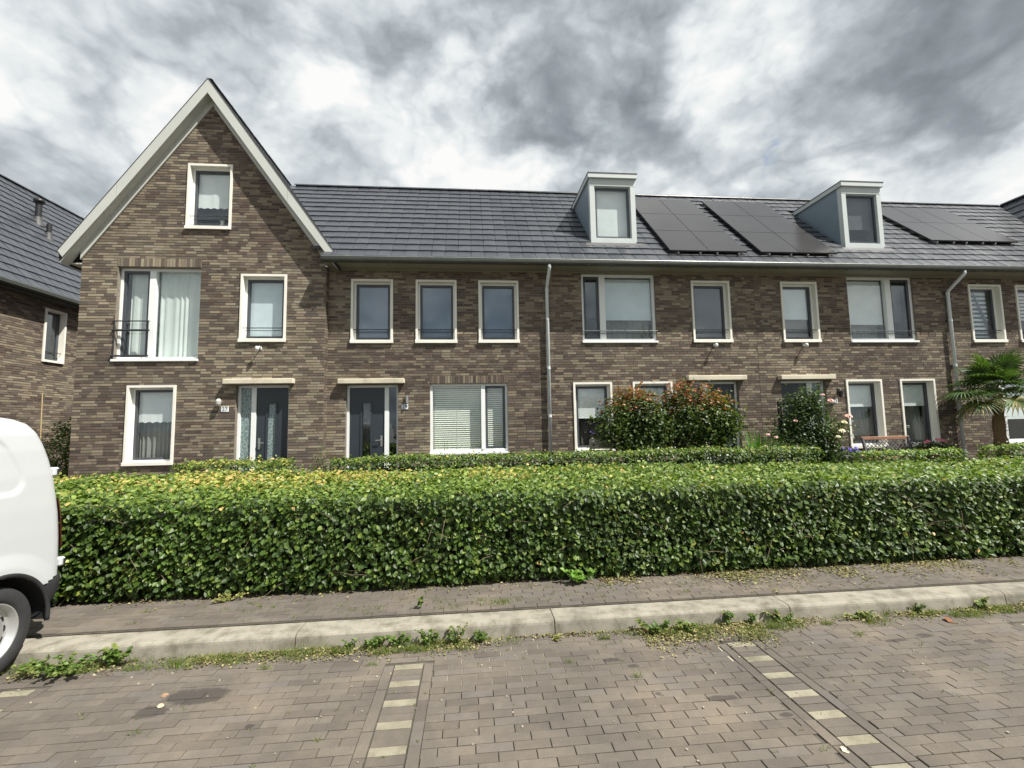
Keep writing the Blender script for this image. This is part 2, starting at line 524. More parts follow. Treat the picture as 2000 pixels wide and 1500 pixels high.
class MB:
    """collects faces, then links them as one mesh object"""

    def __init__(s):
        s.v, s.f = [], []

    def poly(s, pts):
        n = len(s.v)
        s.v += [tuple(p) for p in pts]
        s.f.append(tuple(range(n, n + len(pts))))
        return s

    def box(s, x0, x1, y0, y1, z0, z1):
        n = len(s.v)
        s.v += [(x0, y0, z0), (x1, y0, z0), (x1, y1, z0), (x0, y1, z0), (x0, y0, z1), (x1, y0, z1), (x1, y1, z1), (x0, y1, z1)]
        for q in ((0, 3, 2, 1), (4, 5, 6, 7), (0, 1, 5, 4), (1, 2, 6, 5), (2, 3, 7, 6), (3, 0, 4, 7)):
            s.f.append(tuple(n + i for i in q))
        return s

    def bbox(s, x0, x1, y0, y1, z0, z1, b=.006):
        """box with chamfered edges (hull of three slabs)"""
        P = []
        for (ax, ay, az) in ((b, b, 0), (b, 0, b), (0, b, b)):
            for x in (x0 + ax, x1 - ax):
                for y in (y0 + ay, y1 - ay):
                    for z in (z0 + az, z1 - az):
                        P.append((x, y, z))
        import bmesh
        bm = bmesh.new()
        for p in P: bm.verts.new(p)
        bmesh.ops.convex_hull(bm, input=bm.verts)
        bm.verts.index_update()
        n = len(s.v)
        s.v += [tuple(v.co) for v in bm.verts]
        s.f += [tuple(n + v.index for v in f.verts) for f in bm.faces]
        bm.free()
        return s

    def ring(s, x0, x1, z0, z1, y0, y1, w, wb=None, wt=None):
        """rectangular frame in the XZ plane, members butted"""
        wb = w if wb is None else wb
        wt = w if wt is None else wt
        s.box(x0, x0 + w, y0, y1, z0, z1)
        s.box(x1 - w, x1, y0, y1, z0, z1)
        s.box(x0 + w, x1 - w, y0, y1, z0, z0 + wb)
        s.box(x0 + w, x1 - w, y0, y1, z1 - wt, z1)
        return s

    def prism(s, pts, a, b):
        """pts: loop of 3d points, extruded by vector from offset a to b (vectors)"""
        n = len(s.v)
        k = len(pts)
        s.v += [tuple(Vector(p) + Vector(a)) for p in pts] + [tuple(Vector(p) + Vector(b)) for p in pts]
        s.f.append(tuple(n + i for i in range(k)))
        s.f.append(tuple(n + k + i for i in reversed(range(k))))
        for i in range(k):
            j = (i + 1) % k
            s.f.append((n + j, n + i, n + k + i, n + k + j))
        return s

    def tube(s, path, r, seg=8, caps=True):
        path = [Vector(p) for p in path]
        rs = r if isinstance(r, (list, tuple)) else [r] * len(path)
        n = len(s.v)
        prev = None
        for i, p in enumerate(path):
            d = (path[min(i + 1, len(path) - 1)] - path[max(i - 1, 0)])
            d.normalize()
            if prev is None:
                u = d.orthogonal().normalized()
            else:
                u = (prev - d * prev.dot(d)).normalized()
            prev = u
            w = d.cross(u)
            for k in range(seg):
                a = 2 * math.pi * k / seg
                s.v.append(tuple(p + (u * math.cos(a) + w * math.sin(a)) * rs[i]))
        for i in range(len(path) - 1):
            for k in range(seg):
                a, b = n + i * seg + k, n + i * seg + (k + 1) % seg
                s.f.append((a, b, b + seg, a + seg))
        if caps:
            s.f.append(tuple(n + k for k in reversed(range(seg))))
            e = n + (len(path) - 1) * seg
            s.f.append(tuple(e + k for k in range(seg)))
        return s

    def lathe(s, prof, c, seg=20, axis='Z'):
        """prof: (r, h) list"""
        n = len(s.v)
        for (r, h) in prof:
            for k in range(seg):
                a = 2 * math.pi * k / seg
                p = {'Z': (r * math.cos(a), r * math.sin(a), h), 'X': (h, r * math.cos(a), r * math.sin(a)), 'Y': (r * math.cos(a), h, r * math.sin(a))}[axis]
                s.v.append((c[0] + p[0], c[1] + p[1], c[2] + p[2]))
        for i in range(len(prof) - 1):
            for k in range(seg):
                a, b = n + i * seg + k, n + i * seg + (k + 1) % seg
                s.f.append((a, b, b + seg, a + seg))
        return s

    def build(s, name, mat, parent=None, smooth=False):
        if mat == 'brick': mat = 'mortar'
        me = bpy.data.meshes.new(name)
        me.from_pydata(s.v, [], s.f)
        if smooth:
            me.polygons.foreach_set('use_smooth', np.ones(len(me.polygons), bool))
        me.update()
        me.materials.append(M[mat] if isinstance(mat, str) else mat)
        o = bpy.data.objects.new(name, me)
        return link(o, parent)


def obj_from(name, me, mat, parent=None):
    if not me.materials: me.materials.append(M[mat])
    return link(bpy.data.objects.new(name, me), parent)


def boxes_np(c0, c1, skip_back=None):
    """arrays of boxes; c0,c1 (n,3) -> verts, quads"""
    n = len(c0)
    V = np.empty((n, 8, 3), np.float32)
    order = [(0, 0, 0), (1, 0, 0), (1, 1, 0), (0, 1, 0), (0, 0, 1), (1, 0, 1), (1, 1, 1), (0, 1, 1)]
    cc = (c0, c1)
    for i, (a, b, c) in enumerate(order):
        V[:, i, 0] = cc[a][:, 0]
        V[:, i, 1] = cc[b][:, 1]
        V[:, i, 2] = cc[c][:, 2]
    fq = {'-y': (0, 1, 5, 4), '+x': (1, 2, 6, 5), '+y': (2, 3, 7, 6), '-x': (3, 0, 4, 7), '-z': (0, 3, 2, 1), '+z': (4, 5, 6, 7)}
    F = np.array([q for k, q in fq.items() if k != skip_back], np.int32)
    Q = (np.arange(n) * 8)[:, None, None] + F[None]
    return V.reshape(-1, 3), Q.reshape(-1, 4)


# ------------------------------------------------------------------ the ground
ZB = 0.0        # parking bay surface
ZK = 0.12       # kerb top
ZP = 0.135      # pavement surface
HOUSE_Y = 10.715
GABLE_Y = 10.515


def structure(o, label=None):
    o['kind'] = 'structure'
    if label: o['label'] = label
    return o


g = MB().poly([(-400, -400, -.12), (400, -400, -.12), (400, 600, -.12), (-400, 600, -.12)]).build('ground', 'ground')
structure(g, 'open ground around the street and houses')
bay = MB().box(-30, 34, -14, 3.96, -.10, -.009).build('parking_bay', 'joint')
structure(bay, 'brick parking bay with pale marker bricks')
walk = MB().box(-30, 34, 4.205, 5.6, -.10, ZP - .009).build('pavement', 'joint')
structure(walk, 'narrow brick pavement along the hedge')
gar = MB().box(-30, 34, 5.6, 10.4, -.10, .16).build('front_garden', 'soil')
structure(gar, 'soil of the front gardens behind the hedge')
gar2 = MB().box(-30, 34, 10.4, 40, -.10, .15).build('house_plot', 'soil')
structure(gar2, 'ground under and behind the houses')


def paver_template(l, w, h=.05, ch=.0022):
    a, b = l / 2, w / 2
    v = []
    for (ia, ib, z) in ((a, b, -h), (a, b, -ch), (a - ch, b - ch, 0)):
        v += [(-ia, -ib, z), (ia, -ib, z), (ia, ib, z), (-ia, ib, z)]
    f = [(8, 9, 10, 11)]
    for k in range(4):
        j = (k + 1) % 4
        f.append((4 + k, 4 + j, 8 + j, 8 + k))
        f.append((k, j, 4 + j, 4 + k))
    return np.array(v, np.float32), np.array(f, np.int32)


PAVE = []      # (x, y, z, lx, ly, material key)
L, Wd, J = .2072, .0685, .0045
strips = [-3.16, -.478, 2.143, 4.79, -5.8, 7.45]
SH = .182


def fill_row(y, x0, x1, off, z, out, mat='paver'):
    x = x0 - off
    while x < x1 - .02:
        a, b = max(x, x0), min(x + L, x1)
        if b - a > .03:
            out.append(((a + b) / 2, y, z, b - a, Wd, mat))
        x += L + J


segs = []
e = sorted(strips)
lo = -7.6
for s in e:
    segs.append((lo, s - SH - .003))
    lo = s + SH + .003
segs.append((lo, 9.2))
y = 3.955 - Wd / 2
row = 0
while y > -1.2:
    if y > 3.64:
        fill_row(y, -7.6, 9.2, RND.random() * .2, ZB, PAVE)
    else:
        for (a, b) in segs:
            fill_row(y, a, b, (row % 2) * .106 + RND.uniform(-.012, .012), ZB, PAVE)
    y -= Wd + J
    row += 1
for s in strips:
    y = 3.63
    k = 0
    while y > -1.2:
        PAVE.append((s, y - Wd / 2, ZB, L, Wd, 'white_paver' if k % 3 == 0 else 'paver'))
        y -= Wd + J
        k += 1
    for sg in (-1, 1):
        y = 3.63 - (.04 if sg > 0 else .1)
        PAVE.append((s + sg * (SH - Wd / 2), (3.63 + y) / 2, ZB, Wd, 3.63 - y - .004, 'paver'))
        while y > -1.2:
            PAVE.append((s + sg * (SH - Wd / 2), y - L / 2, ZB, Wd, L, 'paver'))
            y -= L + J
WALK = []
y = 4.215 + Wd / 2
row = 0
while y < 5.4:
    fill_row(y, -8.5, 11, (row % 2) * .106 + RND.uniform(-.03, .03), ZP + (.004 if row == 0 else 0), WALK)
    y += Wd + J
    row += 1


def view_weight(x, y):
    """how large a paver shows: inside the picture and near"""
    d = Vector((x, y, -CAMZ))
    yf = x * math.sin(YAW) + y * math.cos(YAW)
    xr = x * math.cos(YAW) - y * math.sin(YAW)
    if yf < 2.25 or abs(xr / yf) > 1.13: return 0
    return 1 / d.length


def lay(pavers, parent, name, limit):
    pavers = [(p, RND.uniform(-.0018, .0018), RND.uniform(-.005, .005), RND.uniform(-.004, .004)) for p in pavers]
    vis = sorted((i for i, q in enumerate(pavers) if abs(max(q[0][3], q[0][4]) - L) < .002 and view_weight(q[0][0], q[0][1]) > 0 and q[0][5] == 'paver'),
                 key=lambda i: -view_weight(pavers[i][0][0], pavers[i][0][1]))[:limit]
    white = [i for i, q in enumerate(pavers) if q[0][5] == 'white_paver']
    single = set(vis) | set(white)
    tv, tf = paver_template(L, Wd)
    me = {}
    for mt in ('paver', 'white_paver'):
        me[mt] = np_mesh(name, tv, tf)
        me[mt].materials.append(M[mt])
    VV, FF = [], []
    n = 0
    for i, (p, dz, rx, ry) in enumerate(pavers):
        x, y, z, lx, ly, mt = p
        rz = RND.uniform(-.006, .006)
        if i in single:
            o = bpy.data.objects.new('marker_brick' if mt == 'white_paver' else name, me[mt])
            o.location = (x, y, z + dz)
            o.rotation_euler = (rx, ry, rz + (math.pi / 2 if ly > lx else 0))
            o.scale = (max(lx, ly) / L, min(lx, ly) / Wd, 1)
            link(o, parent)
            continue
        a, b, ch = lx / 2, ly / 2, .0022
        for (ia, ib, zz) in ((a, b, -.05), (a, b, -ch), (a - ch, b - ch, 0)):
            for sx, sy in ((-1, -1), (1, -1), (1, 1), (-1, 1)):
                X, Y = sx * ia, sy * ib
                VV.append((x + X - Y * rz, y + Y + X * rz, z + dz + zz + Y * rx - X * ry))
        FF.append(n)
        n += 12
    Q = (np.array(FF)[:, None, None] + tf[None]).reshape(-1, 4)
    o = obj_from(name, np_mesh(name, np.array(VV), Q), 'paver', parent)
    o['kind'] = 'stuff'


lay(PAVE, bay, 'brick', 300)
lay(WALK, walk, 'brick', 300)

# pale dried sand standing in the joints of one patch
# (the sand lies a little below the brick tops)
MB().box(-.28, 1.95, 3.30, 3.955, -.02, -.0052).build('joint_sand', 'jointpale', bay)['kind'] = 'stuff'

# kerb: long concrete stones with rounded front edge
kerb = MB().box(-30, 34, 3.99, 4.19, -.11, .05).build('kerb', 'kerb')
structure(kerb, 'pale concrete kerb between parking bay and pavement')
joints = [-9.9, -7.75, -5.6, -3.55, -1.43, .70, 2.84, 5.0, 7.15, 9.3, 11.5]
for a, b in zip(joints[:-1], joints[1:]):
    prof = [(3.945, -.05), (3.962, .085), (3.966, .101), (3.977, .113), (3.995, .12), (4.196, .12), (4.203, .112), (4.203, -.05)]
    n = 12
    mb = MB()
    V = []
    for i in range(n + 1):
        x = a + .004 + (b - a - .008) * i / n
        for k, (yy, zz) in enumerate(prof):
            j = .0025 * noise.noise((x * 3, k * .7, 1.3))
            V.append((x, yy + j, zz + j * .6))
    mb.v = V
    k = len(prof)
    for i in range(n):
        for q in range(k - 1):
            mb.f.append((i * k + q, i * k + q + 1, (i + 1) * k + q + 1, (i + 1) * k + q))
    mb.f.append(tuple(range(k)))
    mb.f.append(tuple(n * k + q for q in reversed(range(k))))
    mb.build('kerb_stone', 'kerb', kerb, False)

# ------------------------------------------------------------------ brick walls
COURSE, BH, BL = .0622, .0475, .208


class Wall:
    """a brick skin: u along the wall, v up, w outwards"""

    def __init__(s, to3, rz, u0, u1, v0, v1, openings, soldiers=(), clip=None, cam_limit=300, seed=1, depth=.31):
        s.to3, s.rz, s.u0, s.u1, s.v0, s.v1 = to3, rz, u0, u1, v0, v1
        s.op, s.sol, s.clip, s.lim, s.r, s.depth = openings, soldiers, clip, cam_limit, random.Random(seed), depth

    def span(s, v):
        if s.clip is None: return s.u0, s.u1
        return s.clip(v)

    def build(s, house):
        # backing in mortar colour, with openings and their reveals
        vc = sorted({s.v0, s.v1} | {q for o in s.op for q in (o[2], o[3]) if s.v0 < q < s.v1} | set(np.arange(s.v0, s.v1, .25)[1:] if s.clip else []))
        mb = MB()
        for a, b in zip(vc[:-1], vc[1:]):
            m = (a + b) / 2
            ops = sorted((o[0], o[1]) for o in s.op if o[2] < m < o[3])
            (la, ra), (lb, rb) = s.span(a), s.span(b)
            cur = 'L'
            cu = None
            cuts = []
            for (p, q) in ops:
                cuts.append((cu, p))
                cu = q
            cuts.append((cu, None))
            for (p, q) in cuts:
                pa, pb = (la, lb) if p is None else (p, p)
                qa, qb = (ra, rb) if q is None else (q, q)
                mb.poly([s.to3(pa, a, 0), s.to3(qa, a, 0), s.to3(qb, b, 0), s.to3(pb, b, 0)])
        for (p, q, a, b) in s.op:
            d = -s.depth
            for (c1, c2) in (((p, a), (p, b)), ((p, b), (q, b)), ((q, b), (q, a)), ((q, a), (p, a))):
                mb.poly([s.to3(*c1, 0), s.to3(*c2, 0), s.to3(*c2, d), s.to3(*c1, d)])
        wall = mb.build('wall', 'mortar', house)
        B = []
        nrow = int((s.v1 - s.v0) / COURSE)
        for k in range(nrow + 1):
            v = s.v0 + k * COURSE + BH / 2
            l, r = s.span(min(v + BH / 2, s.v1))
            if r - l < .05: continue
            if v + BH / 2 > s.v1 + .005: continue
            blocks = sorted([(o[0], o[1]) for o in s.op if o[2] - .012 < v < o[3] + .012] + [(o[0], o[1]) for o in s.sol if o[2] - .01 < v < o[3] + .01])
            x = l + .003
            ints = []
            for (p, q) in blocks:
                if p > x: ints.append((x, p - .004))
                x = max(x, q + .004)
            if x < r: ints.append((x, r - .003))
            for (p, q) in ints:
                x = p
                first = True
                while x < q - .015:
                    ln = BL if s.r.random() < .74 else .099
                    if first:
                        ln = s.r.choice([BL, .099, .155, .052 + .1])
                        first = False
                    e2 = min(x + ln, q)
                    if q - e2 < .035: e2 = q
                    B.append((x, e2, v - BH / 2 + s.r.uniform(-.0015, .0015), v + BH / 2 + s.r.uniform(-.0015, .0015), s.r.uniform(.0055, .0085)))
                    x = e2 + s.r.uniform(.009, .012)
        for (p, q, a, b) in s.sol:
            x = p
            while x < q - .02:
                B.append((x, min(x + .05, q), a + .004, b - .004, s.r.uniform(.006, .012)))
                x += .0605
        # nearest full bricks are single objects
        cp = Vector((0, 0, CAMZ))
        full = [i for i, q in enumerate(B) if abs(q[1] - q[0] - BL) < .001]
        full.sort(key=lambda i: (Vector(s.to3((B[i][0] + B[i][1]) / 2, B[i][2], 0)) - cp).length + (50 if B[i][2] < 1.15 else 0))
        single = set(full[:s.lim])
        c0, c1 = np.array([(-BL / 2, -.01, -BH / 2)]), np.array([(BL / 2, .012, BH / 2)])
        V, Q = boxes_np(c0, c1, '+y')
        V[:, 1] = np.where(V[:, 1] < 0, -.0095, .012)
        me = np_mesh('brick', V, Q, cols=np.zeros((len(V), 3)), alpha=0.0)
        me.materials.append(M['brick'])
        a0, a1, cc = [], [], []
        for i, (p, q, a, b, w) in enumerate(B):
            if i in single:
                o = bpy.data.objects.new('brick', me)
                o.location = s.to3((p + q) / 2, (a + b) / 2, w - .0095)
                o.rotation_euler = (s.r.uniform(-.006, .006), 0, s.rz + s.r.uniform(-.004, .004))
                o.color = (*brick_colour((p + q) / 2, a, s.r), 1)
                link(o, wall)
            else:
                cc.append(brick_colour((p + q) / 2, a, s.r))
                a0.append((p, a, w))
                a1.append((q, b, -.004))
        P = np.array(a0)
        R = np.array(a1)
        # boxes in (u, -w, v) space, then mapped
        c0 = np.stack([P[:, 0], -P[:, 2], P[:, 1]], 1)
        c1 = np.stack([R[:, 0], -R[:, 2], R[:, 1]], 1)
        V, Q = boxes_np(c0, c1, '+y')
        o3 = np.array(s.to3(0, 0, 0))
        eu = np.array(s.to3(1, 0, 0)) - o3
        ev = np.array(s.to3(0, 1, 0)) - o3
        ew = np.array(s.to3(0, 0, 1)) - o3
        V = o3 + V[:, :1] * eu + V[:, 2:3] * ev - V[:, 1:2] * ew
        o = obj_from('brick', np_mesh('brick', V, Q, cols=np.repeat(np.array(cc), 8, 0)), 'brick', wall)
        o['kind'] = 'stuff'
        return wall


def front(Y):
    return lambda u, v, w: (u, Y - w, v)


def side(X):
    return lambda u, v, w: (X + w, u, v)


# ------------------------------------------------------------------ windows and doors
def curtain(win, x0, x1, z0, z1, y, mat, folds=9, amp=.03, scallop=0, name='curtain', seed=0):
    r = random.Random(seed + int((x0 + 50) * 97))
    nx = max(int((x1 - x0) / .012), 8)
    ph = r.random() * 6
    k2 = r.uniform(1.6, 2.6)
    V = []
    for i in range(nx + 1):
        t = i / nx
        x = x0 + (x1 - x0) * t
        yy = y + amp * math.sin(t * folds * 2 * math.pi + ph + 1.4 * math.sin(t * k2 * 6)) * (0.7 + .3 * math.sin(t * 9 + ph))
        zb = z0 + (scallop * abs(math.sin(t * math.pi * 5)) if scallop else 0)
        V += [(x, yy, zb), (x, yy, z1)]
    Q = [(2 * i, 2 * i + 2, 2 * i + 3, 2 * i + 1) for i in range(nx)]
    me = np_mesh(name, V, np.array(Q), smooth=True)
    return obj_from(name, me, mat, win)


def blind(win, x0, x1, z0, z1, y, mat):
    MB().box(x0, x1, y, y + .004, z0, z1).box(x0, x1, y - .006, y + .010, z0 - .022, z0).build('roller_blind', mat, win)


def pane(win, x0, x1, z0, z1, y, mat='glass'):
    MB().box(x0, x1, y, y + .012, z0, z1).build('pane', mat, win)


def rails(win, x0, x1, z, y, mat='rail'):
    MB().tube([(x0, y, z), (x1, y, z)], .011, 8).tube([(x0 + .03, y + .035, z - .055), (x1 - .03, y + .035, z - .055)], .007, 6).build('safety_rail', mat, win)


def surround_window(house, r, Y, rail=True, tall=False, label=None, sash_w=.052):
    """cream box surround set proud of the brick, white frame and dark sash inside; returns part and glass rectangle"""
    x0, x1, z0, z1 = r
    t = .05
    mb = MB()
    mb.box(x0, x0 + t, Y - .035, Y + .17, z0, z1)
    mb.box(x1 - t, x1, Y - .035, Y + .17, z0, z1)
    mb.box(x0 + t, x1 - t, Y - .035, Y + .17, z1 - t, z1)
    w = mb.build('window', 'cream', house)
    MB().bbox(x0 - .012, x1 + .012, Y - .06, Y - .0355, z0 - .02, z0 + .055, .004).build('sill', 'cream', w)
    MB().box(x0 + t, x1 - t, Y - .035, Y + .17, z0, z0 + .05).build('sill', 'cream', w)
    a0, a1, b0, b1 = x0 + t, x1 - t, z0 + .05, z1 - t
    MB().ring(a0, a1, b0, b1, Y + .105, Y + .175, .040).build('frame', 'white_frame', w)
    a0 += .040; a1 -= .040; b0 += .040; b1 -= .040
    MB().ring(a0, a1, b0, b1, Y + .12, Y + .18, sash_w).build('sash', 'sash', w)
    a0 += sash_w; a1 -= sash_w; b0 += sash_w; b1 -= sash_w
    pane(w, a0, a1, b0, b1, Y + .145)
    if rail: rails(w, x0 + t, x1 - t, z0 + .315, Y + .03)
    return w, (a0, a1, b0, b1)


def plain_window(house, r, Y, m0, m1, sash_left, recess=.07, rail=None):
    """white framed two-light window: fixed glass plus a dark opening sash"""
    x0, x1, z0, z1 = r
    mb = MB()
    y0, y1 = Y + recess, Y + recess + .09
    mb.ring(x0, x1, z0 + .02, z1, y0, y1, .055, .065, .055)
    mb.box(m0, m1, y0 - .012, y1 + .001, z0 + .085, z1 - .055)
    w = mb.build('window', 'white_frame', house)
    MB().bbox(x0 - .02, x1 + .02, Y - .05, y0 - .002, z0 - .03, z0 + .02, .005).build('sill', 'white_frame', w)
    lz0, lz1 = z0 + .085, z1 - .055
    Lr, Rr = (x0 + .055, m0), (m1, x1 - .055)
    s, f = (Lr, Rr) if sash_left else (Rr, Lr)
    MB().ring(s[0], s[1], lz0, lz1, y0 + .02, y1 - .01, .055).build('sash', 'sash', w)
    pane(w, s[0] + .055, s[1] - .055, lz0 + .055, lz1 - .055, y0 + .045)
    pane(w, f[0], f[1], lz0, lz1, y0 + .05)
    if rail is not None:
        rails(w, x0 - .01, x1 + .01, rail, Y - .035)
    return w, (s[0] + .055, s[1] - .055, lz0 + .055, lz1 - .055), (f[0], f[1], lz0, lz1)


def door_set(house, r, Y, door, mull, light, hinge_right, canopy, frosted=True):
    x0, x1, z0, z1 = r
    y0, y1 = Y + .10, Y + .20
    fr = MB()
    fr.box(x0, x0 + .055, y0, y1, z0, z1).box(x1 - .045, x1, y0, y1, z0, z1).box(x0 + .055, x1 - .045, y0, y1, z1 - .055, z1)
    fr.box(mull[0], mull[1], y0 - .004, y1, z0, z1 - .055)
    fr.build('door_frame', 'white_frame', house)
    d0, d1 = door
    gx0 = d0 + (d1 - d0) * .36
    gx1 = d0 + (d1 - d0) * .60
    zt, zb = z1 - .055, z0
    gz0, gz1 = zb + .62, zt - .36
    mb = MB()
    ya, yb = Y + .125, Y + .175
    mb.box(d0, gx0, ya, yb, zb, zt).box(gx1, d1, ya, yb, zb, zt).box(gx0, gx1, ya, yb, zb, gz0).box(gx0, gx1, ya, yb, gz1, zt)
    dr = mb.build('door', 'door', house)
    MB().ring(gx0 - .04, gx1 + .04, gz0 - .04, gz1 + .04, ya - .018, ya, .045).build('glazing_bead', 'door', dr)
    pane(dr, gx0, gx1, gz0, gz1, ya + .02, 'frosted' if frosted else 'glass')
    hx = d0 + .075 if hinge_right else d1 - .075
    sg = 1 if hinge_right else -1
    hz = zb + 1.02
    MB().bbox(hx - .024, hx + .024, ya - .012, ya, hz - .13, hz + .12, .005).tube([(hx, ya - .01, hz + .02), (hx, ya - .06, hz + .02), (hx + sg * .13, ya - .06, hz + .015)], .011, 8).build('handle', 'metal', dr)
    MB().bbox(gx0 - .10, gx1 + .10, ya - .014, ya, gz0 - .22, gz0 - .13, .004).build('letter_slot', 'metal', dr)
    l0, l1 = light
    sl_ = MB().box(l0, l1, Y + .14, Y + .152, z0 + .03, z1 - .055).build('side_light', 'frosted' if frosted else 'glass', house)
    c0, c1, cz0, cz1 = canopy
    MB().bbox(c0, c1, Y - .15, Y - .002, cz0, cz1, .012).build('door_canopy', 'stone', house)
    MB().box(x0, x1, Y - .08, Y + .3, z0 - .14, z0 - .002).build('doorstep', 'kerb', house)


def shell(house, x0, x1, Y, zfloors, depth=3.4):
    """inner walls and floors so the rooms behind the glass are closed"""
    mb = MB()
    ya, yb = Y + .315, Y + depth
    mb.box(x0 + .06, x1 - .06, yb, yb + .1, zfloors[0], zfloors[-1])
    mb.box(x0 + .02, x0 + .12, ya, yb, zfloors[0], zfloors[-1])
    mb.box(x1 - .12, x1 - .02, ya, yb, zfloors[0], zfloors[-1])
    for z in zfloors:
        mb.box(x0 + .125, x1 - .125, ya, yb - .005, z - .12, z)
    mb.build('interior_wall', 'room', house)


# ------------------------------------------------------------------ roof tiles
TW, TG = .302, .342


def tile_mesh(name):
    """flat interlocking tile: slightly crowned, thick nose, lip at one side"""
    xs = np.linspace(-TW / 2 + .004, TW / 2 - .003, 7)
    V = []
    for s_, (yy, zt) in enumerate(((-.012, .034), (-.003, .0355), (TG * .5, .022), (TG + .03, .006))):
        for i, x in enumerate(xs):
            c = .0035 * math.cos(x / TW * math.pi)
            if i == 6: c -= .003
            V.append((x, yy, zt + c))
    n = len(xs)
    for x in xs: V.append((x, -.012, .004))
    F = []
    for r_ in range(3):
        for i in range(n - 1):
            a = r_ * n + i
            F.append((a, a + 1, a + n + 1, a + n))
    b = 4 * n
    for i in range(n - 1):
        F.append((b + i, b + i + 1, i + 1, i))
    for cidx in (0, n - 1):
        F.append((b + cidx, cidx, cidx + n, cidx + 2 * n) if cidx else (cidx + 2 * n, cidx + n, cidx, b + cidx))
    return np.array(V, np.float32), np.array(F, np.int32)


def tiled_slope(roof, origin, ex, es, width, length, skip=None, limit=300, near=None):
    """origin: lower left corner of slope; ex along eave, es up the slope (unit vectors)"""
    ex, es = Vector(ex), Vector(es)
    en = ex.cross(es)
    R = Matrix((ex, es, en)).transposed().to_4x4()
    tv, tf = tile_mesh('tile')
    me = np_mesh('tile', tv, tf)
    me.materials.append(M['tile'])
    places = []
    nc, nr = int(round(width / TW)), int(round(length / TG))
    sx, sy = width / nc / TW, length / nr / TG
    for r_ in range(nr):
        for c_ in range(nc):
            u, v = (c_ + .5) * width / nc, r_ * length / nr
            if skip and skip(u, v + .17): continue
            places.append((u, v))
    cp = Vector((0, 0, CAMZ))
    places.sort(key=lambda p: (Vector(origin) + ex * p[0] + es * p[1] - cp).length)
    VV = []
    for i, (u, v) in enumerate(places):
        p = Vector(origin) + ex * u + es * v + en * RND.uniform(0, .003)
        rz = RND.uniform(-.006, .006)
        rx = RND.uniform(-.005, .005)
        Mx = Matrix.Translation(p) @ R @ Matrix.Rotation(rz, 4, 'Z') @ Matrix.Rotation(rx, 4, 'X') @ Matrix.Diagonal((sx, sy, 1, 1))
        if i < limit:
            o = bpy.data.objects.new('tile', me)
            link(o, roof)
            o.matrix_local = Mx
        else:
            A = np.array(Mx)
            VV.append(tv @ A[:3, :3].T + A[:3, 3])
    if VV:
        n = len(tv)
        Q = (np.arange(len(VV))[:, None, None] * n + tf[None]).reshape(-1, 4)
        o = obj_from('tile', np_mesh('tile', np.concatenate(VV), Q), 'tile', roof)
        o['kind'] = 'stuff'


def ridge_caps(roof, p0, p1, up=(0, 0, 1), r=.085, step=.42):
    p0, p1 = Vector(p0), Vector(p1)
    d = (p1 - p0).normalized()
    n = max(1, int(round((p1 - p0).length / step)))
    sd = d.cross(Vector(up)).normalized()
    upv = Vector(up)
    V = []
    L_ = (p1 - p0).length / n
    for k, (a, rr) in enumerate(((0, r * 1.01), (L_ * .3, r), (L_ * .6, r), (L_ * 1.02, r * .97))):
        for i in range(9):
            t = math.pi * i / 8
            q = d * a + sd * (rr * math.cos(t)) + upv * (rr * math.sin(t) * .8)
            V.append(tuple(q))
    F = [(r_ * 9 + i, r_ * 9 + i + 1, (r_ + 1) * 9 + i + 1, (r_ + 1) * 9 + i) for r_ in range(3) for i in range(8)]
    me = np_mesh('ridge_tile', V, np.array(F))
    me.materials.append(M['tile'])
    for i in range(n):
        o = bpy.data.objects.new('ridge_tile', me)
        o.location = p0 + d * (L_ * i)
        o.rotation_euler = (RND.uniform(-.008, .008), 0, RND.uniform(-.01, .01))
        link(o, roof)


# ------------------------------------------------------------------ terrace geometry
EY, EZ = 10.165, 5.60            # eave of the row
RY, RZ = 13.57, 9.02             # ridge of the row
XG0, XG1, XGC = -8.51, -3.29, -5.90
DORM_Y = 10.85


def roof_z(Y):
    return EZ + (Y - EY) * (RZ - EZ) / (RY - EY)


SLOPE = Vector((0, RY - EY, RZ - EZ))
SLEN = SLOPE.length
ES = SLOPE.normalized()


